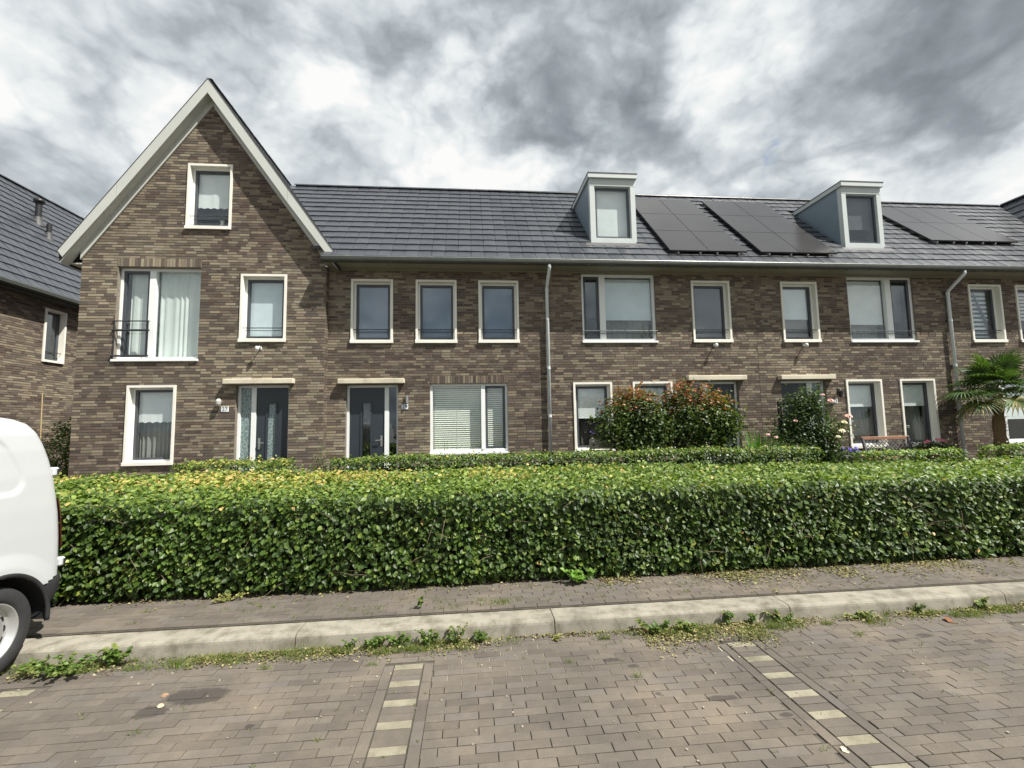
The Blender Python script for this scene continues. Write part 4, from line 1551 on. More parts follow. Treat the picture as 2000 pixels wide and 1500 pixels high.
def number_plate(txt, x0, x1, z0, z1, Y, label):
    pl = MB().bbox(x0, x1, Y - .022, Y - .012, z0, z1, .002).build('number_plate', 'plate')
    pl['label'] = label
    pl['category'] = 'number plate'
    cu = bpy.data.curves.new('digits', 'FONT')
    cu.body = txt
    cu.size = .125
    cu.align_x = 'CENTER'
    cu.align_y = 'CENTER'
    cu.extrude = .001
    tmp = bpy.data.objects.new('digits', cu)
    C.objects.link(tmp)
    bpy.context.view_layer.update()
    me = bpy.data.meshes.new_from_object(tmp.evaluated_get(bpy.context.evaluated_depsgraph_get()))
    bpy.data.objects.remove(tmp)
    me.name = 'digits'
    me.materials.clear()
    me.materials.append(M['digit'])
    o = bpy.data.objects.new('digits', me)
    o.location = ((x0 + x1) / 2, Y - .0245, (z0 + z1) / 2)
    o.rotation_euler = (math.pi / 2, 0, 0)
    link(o, pl)


number_plate('27', -5.475, -5.315, 2.16, 2.275, GABLE_Y, 'white house number plate 27 below the caged lamp')
number_plate('29', -1.595, -1.445, 2.165, 2.28, HOUSE_Y, 'white house number plate 29 below the steel tube lamp')
number_plate('33', 9.195, 9.345, 2.155, 2.265, HOUSE_Y, 'white house number plate 33 below the black lantern')

# ------------------------------------------------------------------ leaves
LEAF = np.array([(0, 0, 0), (-.40, .28, .07), (-.36, .68, .05), (0, 1, -.06), (.36, .68, .05), (.40, .28, .07)], np.float32)
LEAFQ = np.array([(0, 3, 2, 1), (0, 5, 4, 3)], np.int32)


def leaf_arrays(P, N, T, size, aspect=.9, curl=1.0):
    P, N, T = np.asarray(P, np.float32), np.asarray(N, np.float32), np.asarray(T, np.float32)
    N = N / np.linalg.norm(N, axis=1, keepdims=True)
    T = T - N * (T * N).sum(1, keepdims=True)
    T /= np.maximum(np.linalg.norm(T, axis=1, keepdims=True), 1e-6)
    B = np.cross(T, N)
    n = len(P)
    s = np.asarray(size, np.float32).reshape(-1, 1, 1) * np.ones((n, 1, 1), np.float32)
    V = P[:, None] + s * (B[:, None] * (LEAF[None, :, :1] * aspect) + T[:, None] * LEAF[None, :, 1:2] + N[:, None] * LEAF[None, :, 2:3] * curl)
    Q = (np.arange(n) * 6)[:, None, None] + LEAFQ[None]
    return V.reshape(-1, 3), Q.reshape(-1, 4)


def leaves(parent, name, P, N, T, size, cols, mat='leaf', aspect=.9, stuff=True):
    V, Q = leaf_arrays(P, N, T, size, aspect)
    me = np_mesh(name, V, Q, cols=np.repeat(np.asarray(cols, np.float32), 6, axis=0))
    o = obj_from(name, me, mat, parent)
    if stuff: o['kind'] = 'stuff'
    return o


def pick(pal, n, w=None):
    pal = np.array(pal, np.float32)
    w = None if w is None else np.array(w) / np.sum(w)
    c = pal[rng.choice(len(pal), n, p=w)]
    return c * rng.uniform(.78, 1.25, (n, 1)).astype(np.float32)


def fbm(P, sc, off=0.0):
    return np.array([noise.noise((p[0] * sc + off, p[1] * sc + off * 1.7, p[2] * sc - off)) for p in P], np.float32)


GREENS = [(.030, .058, .010), (.050, .092, .014), (.078, .128, .020), (.115, .168, .028), (.165, .215, .045)]
YEL = [(.27, .26, .06), (.33, .285, .08), (.22, .25, .05), (.38, .27, .10), (.20, .22, .05)]


def hedge(name, x0, x1, y0, y1, z0, z1, label, group, dens_front, dens_top, size, yellow=None, zback=None, singles=0, colgain=1.3, bump=.06, ends=True, seed=1.0, hump=None):
    h = thing(name, ((x0 + x1) / 2, (y0 + y1) / 2, z0), label, 'hedge', group)
    zb = z1 if zback is None else zback
    ins = .20
    MB().prism([(0, y0 + ins, z0), (0, y1 - ins, z0), (0, y1 - ins, zb - ins), (0, y0 + ins, z1 - ins)], (x0 + ins, 0, 0), (x1 - ins, 0, 0)).build('dark_core', 'core', h)  # added dark block hidden in the leaves, stops light passing through
    # stems near the foot
    x = x0 + .15
    while x < x1:
        MB().tube([(x, y0 + .16 + RND.uniform(-.03, .05), z0 - .02), (x + RND.uniform(-.05, .05), y0 + .15, z0 + .3), (x + RND.uniform(-.1, .1), y0 + .2, z0 + .6)], [.014, .011, .006], 6).build('stem', 'bark', h)
        x += RND.uniform(.28, .45)
    if singles:
        tw = MB()
        for k in range(230):
            p = Vector((RND.uniform(x0, x1), y0 + RND.uniform(-.03, .06), RND.uniform(z0 + .12, z1)))
            d = Vector((RND.gauss(0, 1), -.25, RND.gauss(.15, .6))).normalized()
            ln_ = RND.uniform(.12, .34)
            tw.tube([p, p + d * ln_ * .5 + Vector((0, -.02, .01)), p + d * ln_ + Vector((0, -.025, -.015))], [.0035, .0028, .0015], 4, False)
        tw.build('twig', 'twig', h)['kind'] = 'stuff'
    PP, NN, TT, SS, CC = [], [], [], [], []
    ln = x1 - x0

    def bulge(P):
        return fbm(P, 1.3, seed) * bump + fbm(P, 4.2, seed + 7) * bump * .6

    # front and back face
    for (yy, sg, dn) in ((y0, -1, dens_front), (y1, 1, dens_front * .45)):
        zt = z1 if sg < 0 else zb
        n = int(ln * (zt - z0) * dn)
        P = np.stack([rng.uniform(x0, x1, n), np.full(n, yy), z0 + .05 + (zt - z0 - .05) * rng.random(n)], 1).astype(np.float32)
        hh = (P[:, 2] - z0) / (zt - z0)
        b = bulge(P)
        dep = rng.exponential(.065, n)
        dep = np.minimum(dep, .22)
        taper = np.where(hh < .16, (.16 - hh) * .75 * (.4 + .6 * rng.random(n)), 0) + np.where(hh > .93, (hh - .95) * .4, 0)
        P[:, 1] += -sg * (dep - b + taper - .03)
        # shoots stand out in the noise peaks
        N = np.stack([rng.normal(0, .42, n), sg * np.abs(rng.normal(.75, .35, n)), rng.normal(.62, .38, n)], 1)
        T = np.stack([rng.normal(0, .55, n), sg * rng.normal(.45, .3, n), rng.normal(-.55, .4, n)], 1)
        PP.append(P); NN.append(N); TT.append(T)
        SS.append(size * rng.uniform(.65, 1.25, n))
        c = pick(GREENS, n, [3.5, 4, 2.6, 1.0, .35]) * .82  # leaves of the upright faces darkened, their shade put into the colour
        yl = rng.random(n) < .008
        c[yl] = pick(YEL, yl.sum())
        lf = fbm(P, 2.2, seed + 3)
        c *= (1 + .35 * lf)[:, None]
        CC.append(c)
    # top
    n = int(ln * (y1 - y0) * dens_top)
    P = np.stack([rng.uniform(x0, x1, n), rng.uniform(y0, y1, n), np.zeros(n)], 1).astype(np.float32)
    fr = (P[:, 1] - y0) / (y1 - y0)
    b = bulge(P)
    edge = np.clip(np.minimum(fr, 1 - fr) * (y1 - y0) / .12, 0, 1)
    P[:, 2] = z1 + (zb - z1) * fr + b * .9 + rng.normal(0, .022, n) - .04 + .05 * (edge - 1) + np.where(rng.random(n) < .05, rng.random(n) * .09, 0)
    if hump is not None: P[:, 2] += hump(P[:, 0]) * fr
    N = np.stack([rng.normal(0, .45, n), rng.normal(-.18, .45, n), np.abs(rng.normal(.85, .3, n))], 1)
    T = np.stack([rng.normal(0, 1, n), rng.normal(0, 1, n), rng.normal(.12, .35, n)], 1)
    c = pick(GREENS, n, [.6, 1.8, 3.2, 3.2, 2.2])  # lighter mix puts the sunlight on the top into the leaf colour
    if yellow is not None:
        pr = yellow(P)
        yl = rng.random(n) < pr
        c[yl] = pick(YEL, yl.sum())
    PP.append(P); NN.append(N); TT.append(T); CC.append(c); SS.append(size * rng.uniform(.6, 1.15, n))
    if ends:
        for (xx, sg) in ((x0, -1), (x1, 1)):
            n = int((y1 - y0) * (z1 - z0) * dens_front * .8)
            P = np.stack([np.full(n, xx) + sg * (rng.normal(0, .03, n) - .03), rng.uniform(y0, y1, n), rng.uniform(z0 + .06, z1, n)], 1).astype(np.float32)
            N = np.stack([sg * np.abs(rng.normal(.8, .3, n)), rng.normal(0, .4, n), rng.normal(.6, .35, n)], 1)
            T = np.stack([sg * rng.normal(.4, .3, n), rng.normal(0, .5, n), rng.normal(-.5, .4, n)], 1)
            PP.append(P); NN.append(N); TT.append(T); CC.append(pick(GREENS, n)); SS.append(size * rng.uniform(.65, 1.2, n))
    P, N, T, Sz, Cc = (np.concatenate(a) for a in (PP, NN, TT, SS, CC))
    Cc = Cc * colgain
    if singles:
        # the largest showing leaves, on the outermost front, are objects of their own
        cand = np.where((P[:, 1] < y0 + .02) & (P[:, 0] > -3.6) & (P[:, 0] < 6.3))[0]
        sel = cand[np.argsort(-Sz[cand])][:singles]
        keep = np.ones(len(P), bool)
        keep[sel] = False
        meshes = []
        for k in range(6):
            V, Q = leaf_arrays([(0, 0, 0)], [(0, 0, 1)], [(0, 1, 0)], [1.0])
            me = np_mesh('leaf', V, Q, cols=np.repeat([GREENS[1 + k % 4]], 6, 0))
            me.materials.append(M['leaf'])
            meshes.append(me)
        for i in sel:
            nv = Vector(N[i]).normalized()
            tv = Vector(T[i])
            tv = (tv - nv * tv.dot(nv)).normalized()
            bv = tv.cross(nv)
            R = Matrix((bv, tv, nv)).transposed().to_4x4()
            o = bpy.data.objects.new('leaf', meshes[int(i) % 6])
            link(o, h)
            o.matrix_local = Matrix.Translation(P[i].tolist()) @ R @ Matrix.Scale(float(Sz[i]), 4)
        P, N, T, Sz, Cc = P[keep], N[keep], T[keep], Sz[keep], Cc[keep]
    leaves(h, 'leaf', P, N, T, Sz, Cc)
    return h


def yel_front(P):
    """young yellow shoots: mostly on the back of the top, left of the middle"""
    fr = np.clip((P[:, 1] - 5.3) / 1.3, 0, 1)
    lf = np.clip((2.6 - P[:, 0]) / 3.0, .06, 1)
    nz = np.clip(.55 + 1.5 * fbm(P, 1.1, 5.0), .05, 1.3)
    return np.clip(fr * lf * nz * .95, 0, .85) + .015


hedge('clipped_hedge', -7.6, 9.6, 4.84, 7.0, ZP - .01, 1.075, 'wide clipped hedge running along the pavement across the whole picture', None, 1950, 1250, .056,
      yel_front, 1.10, singles=300, seed=1.0, bump=.055, hump=lambda x: .055 * np.exp(-((x - .5) / 2.5) ** 2) - .05 * np.clip((x - 3) / 3, 0, 1) + .085 * np.clip((-x - .8) / 2.5, 0, 1))


def yel_some(k):
    return lambda P: np.full(len(P), k)


hedge('garden_hedge', -2.35, 6.45, 7.85, 8.45, .16, 1.27, 'long low garden hedge in front of the two red-tipped shrubs', 'low garden hedges behind the big hedge', 900, 1100, .05, yel_some(.10), 1.24, seed=3.0)
hedge('garden_hedge', -4.75, -3.05, 7.7, 8.3, .16, 1.25, 'short garden hedge before the door of the gabled house', 'low garden hedges behind the big hedge', 900, 1200, .05, yel_some(.45), 1.27, seed=5.0)
hedge('garden_hedge', 7.40, 9.28, 7.75, 8.25, .16, 1.155, 'short bright green hedge in front of the bench', 'low garden hedges behind the big hedge', 900, 1300, .05, yel_some(.05), 1.13, seed=8.0, colgain=1.75)
hedge('garden_hedge', 10.18, 13.0, 7.75, 8.3, .16, 1.21, 'low hedge at the right edge below the palm', 'low garden hedges behind the big hedge', 900, 1200, .05, yel_some(.08), 1.19, seed=9.0, colgain=1.5)


def shrub(name, c, r, zbase, label, pal, tip, n_cl, per, size, tipz=.35, group=None, cat='shrub', stems=5, spread=.13, mat='leaf', seed=1, lump=.25, lobes=((0, 0, 0, 1),)):
    """bush: stems, then leaf clumps through an uneven crown"""
    h = thing(name, (c[0], c[1], zbase), label, cat, group)
    r_ = random.Random(seed)
    ctr = []
    for k in range(n_cl):
        while True:
            p = Vector((r_.uniform(-1, 1), r_.uniform(-1, 1), r_.uniform(-1, 1)))
            if .05 < p.length < 1: break
        q = p.normalized() * (p.length ** .45)
        f = 1 + lump * noise.noise(q * 1.7 + Vector((seed, seed * 2, 0)))
        lx, ly, lz, lsz = lobes[k % len(lobes)]
        f *= lsz
        ctr.append(Vector((c[0] + (lx + q.x * f) * r[0], c[1] + (ly + q.y * f) * r[1], c[2] + (lz + q.z * f) * r[2])))
    for k in range(stems):
        tgt = ctr[r_.randrange(len(ctr))]
        b = Vector((c[0] + r_.uniform(-.12, .12), c[1] + r_.uniform(-.1, .1), zbase - .02))
        m = (b + tgt) / 2 + Vector((r_.uniform(-.1, .1), r_.uniform(-.1, .1), .05))
        MB().tube([b, m, tgt], [.02, .014, .005], 6).build('stem', 'bark', h)
    n = n_cl * per
    base = np.repeat(np.array([tuple(q) for q in ctr], np.float32), per, 0)
    off = rng.normal(0, spread, (n, 3)).astype(np.float32) * np.array([1, 1, .8], np.float32)
    P = base + off
    P[:, 2] = np.maximum(P[:, 2], zbase + .04)
    out = P - np.array(c, np.float32)
    out /= np.maximum(np.linalg.norm(out, axis=1, keepdims=True), 1e-5)
    N = out * .6 + rng.normal(0, .45, (n, 3)) + np.array([0, 0, .55])
    T = out * .6 + rng.normal(0, .6, (n, 3)) + np.array([0, 0, .15])
    cols = pick(pal, n)
    if tip:
        hz = (P[:, 2] - c[2]) / r[2]
        tp = rng.random(n) < np.clip((hz - (1 - 2 * tipz)) * 1.1, 0, .85)
        cols[tp] = pick(tip, tp.sum())
    leaves(h, 'leaf', P, N, T, size * rng.uniform(.6, 1.3, n), cols, mat)
    return h


DG = [(.024, .046, .012), (.036, .066, .016), (.055, .092, .022), (.080, .125, .030)]
RED = [(.30, .085, .035), (.25, .10, .035), (.34, .13, .05), (.20, .09, .03), (.15, .12, .03)]
shrub('red_tipped_shrub', (3.34, 8.95, 1.80), (.66, .50, .72), .16, 'left of two dark shrubs with reddish young leaves', DG + [(.07, .115, .025), (.10, .14, .03), (.12, .14, .03)], RED, 120, 105, .058, .40, 'red-tipped shrubs behind the low hedge', seed=4, lump=.5, stems=14, lobes=((-.35, 0, -.1, .66), (.3, .1, .12, .68), (-.05, 0, .42, .55), (.62, 0, -.35, .42), (0, 0, -.4, .6)))
shrub('red_tipped_shrub', (4.63, 9.0, 1.80), (.74, .52, .72), .16, 'right of two dark shrubs with reddish young leaves, before the door', DG + [(.07, .115, .025), (.10, .14, .03), (.12, .14, .03)], RED, 130, 105, .058, .40, 'red-tipped shrubs behind the low hedge', seed=9, lump=.5, stems=14, lobes=((-.45, 0, .15, .58), (.05, 0, .3, .66), (.5, .1, .2, .60), (.35, 0, -.4, .55), (-.25, 0, -.3, .55), (.8, 0, -.1, .35)))
rose = shrub('climbing_rose', (7.80, 9.85, 1.32), (.68, .32, 1.10), .16, 'tall climbing rose with pale pink blooms beside the door', DG + [(.06, .10, .04), (.10, .15, .07)], None, 190, 70, .055, group=None, cat='rose', seed=6, lump=.5, lobes=((.05, 0, .72, .28), (-.42, 0, .42, .42), (.15, 0, .35, .5), (-.1, 0, -.1, .62), (.55, 0, -.05, .48), (.5, 0, -.6, .48), (-.35, 0, -.6, .5), (-.75, 0, -.1, .3)))


def bloom(parent, p, r, mat, name='bloom'):
    mb = MB()
    for k in range(9):
        a = k * 2.4
        t = .35 + .09 * k
        d = Vector((math.cos(a) * t, math.sin(a) * t - .2, 1.05 - t * .7)).normalized()
        u = d.orthogonal().normalized()
        w_ = d.cross(u)
        c = Vector(p) + d * r * .6
        mb.poly([c - u * r * .55, c + w_ * r * .5, c + u * r * .55 + d * r * .2, c - w_ * r * .45 + d * r * .25])
    mb.lathe([(.001, -r * .3), (r * .5, -r * .1), (r * .6, r * .2), (r * .2, r * .55)], p, 8)
    return mb.build(name, mat, parent, True)


for p, r_, m_ in (((8.17, 9.55, 2.15), .085, 'pink'), ((8.62, 9.6, 1.79), .095, 'pink'), ((8.50, 9.6, 1.66), .08, 'ivory'), ((8.34, 9.5, 1.47), .08, 'ivory'), ((8.24, 9.5, 1.35), .06, 'ivory'), ((7.95, 9.5, 2.30), .045, 'pink'), ((7.28, 9.55, 1.72), .05, 'pink')):
    bloom(rose, p, r_, m_)
n = 170
P = np.stack([rng.normal(8.42, .13, n), rng.normal(9.65, .1, n), rng.normal(1.58, .12, n)], 1)
leaves(rose, 'leaf', P, rng.normal(0, .6, (n, 3)) + [0, -.3, .7], rng.normal(0, 1, (n, 3)), .045 * rng.uniform(.7, 1.3, n), pick([(.09, .13, .03), (.20, .19, .05), (.05, .09, .02)], n))
MB().tube([(8.1, 9.8, .8), (8.25, 9.7, 1.3), (8.5, 9.62, 1.7)], [.012, .009, .005], 6).build('stem', 'bark', rose)
tr = thing('trellis', (7.6, 10.25, .16), 'black metal trellis frame carrying the climbing rose', 'trellis')
for xx in (7.29, 8.3):
    MB().bbox(xx - .035, xx + .035, 10.02, 10.09, .15, 2.20, .004).build('post', 'black', tr)
for zz in (2.14, 1.5, .85):
    MB().box(7.327, 8.263, 10.035, 10.07, zz - .03, zz + .03).build('rail', 'black', tr)
for k in range(1, 6):
    xx = 7.325 + k * .156
    MB().box(xx - .006, xx + .006, 10.072, 10.084, .5, 2.10).build('bar', 'black', tr)

shrub('rose_bush', (6.15, 8.98, 1.02), (.34, .25, .36), .16, 'low rose bush with pale pink flowers beside the green grass clump', DG + [(.08, .11, .04)], None, 30, 40, .04, cat='rose', seed=13)
rb = C.objects['rose_bush']
for p in ((6.05, 8.75, 1.46), (6.22, 8.75, 1.40), (6.35, 8.78, 1.18), (5.98, 8.75, 1.22)):
    bloom(rb, p, .045, 'pink')

# long strap leaves, a clump
def strap_clump(name, c, n, hgt, label, cat, pal, width=.022, lean=.45, group=None):
    h = thing(name, c, label, cat, group)
    V, Q, Cc = [], [], []
    r_ = random.Random(int(c[0] * 100))
    for k in range(n):
        a = r_.uniform(0, 2 * math.pi)
        ln = hgt * r_.uniform(.6, 1.1)
        le = lean * r_.uniform(.1, 1)
        d = Vector((math.cos(a), math.sin(a), 0))
        sd = d.cross(Vector((0, 0, 1)))
        b = Vector(c) + d * r_.uniform(0, .12)
        col = Vector(pal[r_.randrange(len(pal))]) * r_.uniform(.8, 1.25)
        i0 = len(V)
        for s_ in range(5):
            t = s_ / 4
            p = b + d * (le * ln * t * t) + Vector((0, 0, ln * (t - .25 * le * t * t)))
            w_ = width * (1 - t ** 1.6) * (.7 + .6 * t * (1 - t) * 2) + .001
            V += [tuple(p - sd * w_), tuple(p + sd * w_)]
            Cc += [tuple(col)] * 2
        for s_ in range(4):
            Q.append((i0 + 2 * s_, i0 + 2 * s_ + 1, i0 + 2 * s_ + 3, i0 + 2 * s_ + 2))
    o = obj_from('blade', np_mesh('blade', V, np.array(Q), cols=np.array(Cc)), 'leaf_matte', h)
    o['kind'] = 'stuff'
    return h


strap_clump('iris_clump', (5.80, 8.68, .16), 150, 1.42, 'clump of bright green sword-shaped leaves beside the right shrub', 'plant', [(.08, .22, .015), (.12, .28, .02), (.06, .15, .015)], .024, .30)
strap_clump('fan_plant', (-.50, 9.6, .16), 34, 1.30, 'small pale green spiky plant below the window with slatted blinds', 'plant', [(.14, .19, .08), (.18, .21, .09), (.10, .15, .05)], .016, .5)

# thin upright sprig at the corner of the gabled house
shrub('young_shrub', (-3.16, 10.1, .82), (.13, .1, .60), .15, 'thin upright green sprig at the corner between the two houses', [(.06, .09, .03), (.09, .12, .04)], None, 26, 26, .04, cat='plant', stems=2, spread=.05, seed=17)
shrub('garden_shrub', (-9.75, 12.0, 1.15), (.42, .4, .95), .15, 'bright green leafy shrub in the gap left of the gabled house', [(.06, .11, .02), (.09, .15, .03), (.13, .20, .04)], None, 70, 50, .06, cat='shrub', seed=23)
shrub('garden_shrub', (-10.35, 12.3, .95), (.38, .35, .80), .15, 'dry olive shrub beside the bamboo stake', [(.16, .15, .07), (.12, .13, .05), (.22, .19, .10)], None, 50, 45, .04, cat='shrub', seed=27)
st = MB().tube([(-11.27, 13.0, .1), (-11.25, 13.0, 1.5), (-11.28, 13.0, 2.82)], [.016, .015, .012], 8).build('bamboo_stake', 'bamboo')
tag(st, 'thin bamboo stake standing before the left brick wall', 'stake')

# ------------------------------------------------------------------ palm
def palm():
    bx, by = 12.62, 9.72
    t = thing('palm_tree', (bx, by, .16), 'fan palm with hairy brown trunk in front of the right house', 'palm')
    path, rad = [], []
    for i in range(14):
        z = .14 + i * .165
        path.append((bx + .03 * math.sin(i * .6), by, z))
        rad.append((.145 - .004 * i) * (1 + .10 * math.sin(i * 2.4)))
    MB().tube(path, rad, 14).build('trunk', 'fibre', t, True)
    # ragged fibre around the trunk
    V, F = [], []
    for k in range(1500):
        z = RND.uniform(.2, 2.30)
        a = RND.uniform(0, 2 * math.pi)
        r0 = .138 - .0035 * (z / .165)
        p = Vector((bx + math.cos(a) * r0, by + math.sin(a) * r0, z))
        d = Vector((math.cos(a) * .6 + RND.uniform(-.3, .3), math.sin(a) * .6 + RND.uniform(-.3, .3), RND.uniform(.3, 1.0))).normalized()
        s_ = d.orthogonal().normalized() * .0035
        ln = RND.uniform(.05, .13)
        i0 = len(V)
        V += [tuple(p - s_), tuple(p + s_), tuple(p + d * ln)]
        F.append((i0, i0 + 1, i0 + 2))
    obj_from('trunk_fibre', np_mesh('trunk_fibre', V, None, np.array(F)), 'fibre', t)['kind'] = 'stuff'
    top = Vector((bx, by, 2.32))
    r_ = random.Random(5)
    specs = []
    for k in range(27):
        az = k * 2.399 + r_.uniform(-.3, .3)
        el = math.radians(r_.uniform(48, 80) if k < 5 else r_.uniform(-38, 40) if k > 10 else r_.uniform(5, 55))
        specs.append((az, el, r_.uniform(.42, .72)))
    specs += [(math.radians(186), math.radians(6), .98), (math.radians(200), math.radians(-14), .75)]
    for (az, el, pl) in specs:
        d = Vector((math.cos(az) * math.cos(el), math.sin(az) * math.cos(el), math.sin(el)))
        e0 = top + d * .08
        hub = top + d * pl + Vector((0, 0, -.10 * pl * math.cos(el)))
        d2 = (d + Vector((0, 0, -.35 * math.cos(el)))).normalized()
        sd = d2.cross(Vector((0, 0, 1)))
        sd = sd.normalized() if sd.length > .05 else Vector((1, 0, 0))
        up = sd.cross(d2)
        fr = MB().tube([e0, (e0 + hub) / 2 + Vector((0, 0, .03)), hub], [.012, .009, .006], 5).build('frond', 'leaf_matte', t)
        colp = (.10, .14, .04)
        a_ = fr.data.color_attributes.new('Col', 'FLOAT_COLOR', 'POINT')
        for q in a_.data: q.color = (*colp, 1)
        V, Q, Cc = [], [], []
        ns = 26
        fl = r_.uniform(.48, .66)
        old = el < math.radians(-8)
        for s_ in range(ns):
            a = math.radians(-125 + 250 * s_ / (ns - 1))
            w_ = d2 * math.cos(a) + sd * math.sin(a)
            side_ = (-d2 * math.sin(a) + sd * math.cos(a))
            L_ = fl * (1 - .22 * abs(a) / 2.2) * r_.uniform(.88, 1.05)
            col = Vector(r_.choice([(.035, .070, .016), (.052, .098, .022), (.075, .125, .035)])) * r_.uniform(.8, 1.3)
            if old and r_.random() < .5: col = Vector((.20, .19, .07)) * r_.uniform(.7, 1.3)
            i0 = len(V)
            for q in range(5):
                tt = q / 4
                droop = -.16 * L_ * tt ** 2.2 * (1.6 if old else 1.0)
                p = hub + w_ * (L_ * tt) + up * (.05 * math.sin(tt * 3.1)) + Vector((0, 0, droop))
                wd = (.022 * (tt * 2.2 if tt < .45 else 1.0) * (1 - max(0, tt - .55) / .46)) + .001
                V += [tuple(p - side_ * wd + up * .006), tuple(p - up * .002), tuple(p + side_ * wd + up * .006)]
                Cc += [tuple(col)] * 3
            for q in range(4):
                b = i0 + q * 3
                Q += [(b, b + 1, b + 4, b + 3), (b + 1, b + 2, b + 5, b + 4)]
        obj_from('blade', np_mesh('blade', V, np.array(Q), cols=np.array(Cc)), 'leaf_matte', fr)


palm()

# ------------------------------------------------------------------ bench, chair, pots
bn = thing('garden_bench', (10.32, 10.2, .16), 'park bench with brown top rail and iron lattice back below the windows', 'bench')
for xx in (9.68, 10.92):
    MB().prism([(xx, 10.47, 1.27), (xx, 10.42, 1.29), (xx, 10.27, .60), (xx, 9.88, .58), (xx, 9.86, .15), (xx, 9.92, .15), (xx, 9.94, .53), (xx, 10.28, .53), (xx, 10.36, .15), (xx, 10.42, .15), (xx, 10.34, .60)], (0, 0, 0), (.045, 0, 0)).build('end_frame', 'iron', bn)
    MB().tube([(xx + .02, 10.36, .86), (xx + .02, 10.10, .88), (xx + .02, 9.92, .84), (xx + .02, 9.90, .58)], .018, 8).build('armrest', 'iron', bn)
MB().bbox(9.66, 10.985, 10.435, 10.465, 1.225, 1.30, .006).build('top_rail', 'bench_wood', bn)
MB().bbox(9.70, 10.94, 10.33, 10.36, .74, .81, .006).build('back_slat', 'bench_wood', bn)
for k in range(6):
    MB().bbox(9.73, 10.915, 9.885 + k * .066, 9.94 + k * .066, .582, .61, .004).build('seat_slat', 'bench_wood', bn)
mb = MB()
zr0, zr1 = .82, 1.222


def bk(u, v): return (9.75 + u, 10.352 + (v / .402) * .075, zr0 + v)


for k in range(-4, 14):
    for sgn in (1, -1):
        u0 = k * .105
        pts = []
        for v in (0, .402):
            uu = u0 + (v if sgn > 0 else .402 - v)
            pts.append((uu, v))
        (ua, va), (ub, vb) = pts
        # clip to panel
        w0, w1 = 0, 1.15
        def cl(u, v, u2, v2):
            if u < w0: v += (w0 - u) * (v2 - v) / (u2 - u); u = w0
            if u > w1: v += (w1 - u) * (v2 - v) / (u2 - u); u = w1
            return u, v
        if max(ua, ub) < w0 + .02 or min(ua, ub) > w1 - .02: continue
        A, B_ = cl(ua, va, ub, vb), cl(ub, vb, ua, va)
        mb.tube([bk(*A), bk(*B_)], .009, 5)
lat = mb.build('lattice_panel', 'iron', bn)
MB().lathe([(.001, -.02), (.075, -.02), (.075, .012), (.001, .012)], (10.32, 10.37, 1.0), 18, 'Y').build('medallion', 'iron', bn)

gc = thing('garden_chair', (2.72, 9.45, .16), 'beige slatted garden chair half hidden by the left red-tipped shrub', 'chair')
for xx in (2.47, 2.92):
    MB().tube([(xx, 9.22, 1.43), (xx, 9.40, .62), (xx, 9.80, .58), (xx, 9.84, .15)], .016, 8).build('side_frame', 'chair', gc)
    MB().tube([(xx, 9.40, .62), (xx, 9.28, .15)], .016, 8).build('leg', 'chair', gc)
for k in range(14):
    t_ = k / 13
    z = .66 + t_ * .74
    yy = 9.395 - t_ * .17
    MB().box(2.485, 2.905, yy - .008, yy + .004, z, z + .044).build('back_slat', 'chair', gc)
for k in range(7):
    MB().box(2.485, 2.905, 9.43 + k * .055, 9.475 + k * .055, .60, .615).build('seat_slat', 'chair', gc)

pot = thing('planter', (11.22, 10.2, .16), 'dark red square planter with pink geraniums right of the bench', 'planter')
mb = MB()
b0, b1 = .20, .27
mb.prism([(11.24 - b0, 10.15 - b0, .17), (11.24 + b0, 10.15 - b0, .17), (11.24 + b0, 10.15 + b0, .17), (11.24 - b0, 10.15 + b0, .17)], (0, 0, 0), (0, 0, .001))
mb = MB()
n0 = [(11.24 + sx * b0, 10.15 + sy * b0, .17) for sx, sy in ((-1, -1), (1, -1), (1, 1), (-1, 1))]
n1 = [(11.24 + sx * b1, 10.15 + sy * b1, 1.0) for sx, sy in ((-1, -1), (1, -1), (1, 1), (-1, 1))]
mb.v = n0 + n1
mb.f = [(0, 3, 2, 1), (0, 1, 5, 4), (1, 2, 6, 5), (2, 3, 7, 6), (3, 0, 4, 7)]
mb.build('pot', 'red_pot', pot)
MB().box(11.24 - .25, 11.24 + .25, 9.90, 10.40, .95, .97).build('soil', 'soil', pot)
n = 500
P = np.stack([rng.normal(11.22, .2, n), rng.normal(10.12, .13, n), rng.normal(1.06, .06, n)], 1)
leaves(pot, 'leaf', P, rng.normal(0, .5, (n, 3)) + [0, -.3, .8], rng.normal(0, 1, (n, 3)), .05 * rng.uniform(.7, 1.3, n), pick(DG, n))
for p in ((10.93, 10.0, 1.14), (10.98, 9.98, 1.17), (11.33, 10.0, 1.19), (11.42, 10.02, 1.17), (11.25, 10.0, 1.2), (11.5, 10.05, 1.14)):
    bloom(pot, p, .055, 'pinkg')

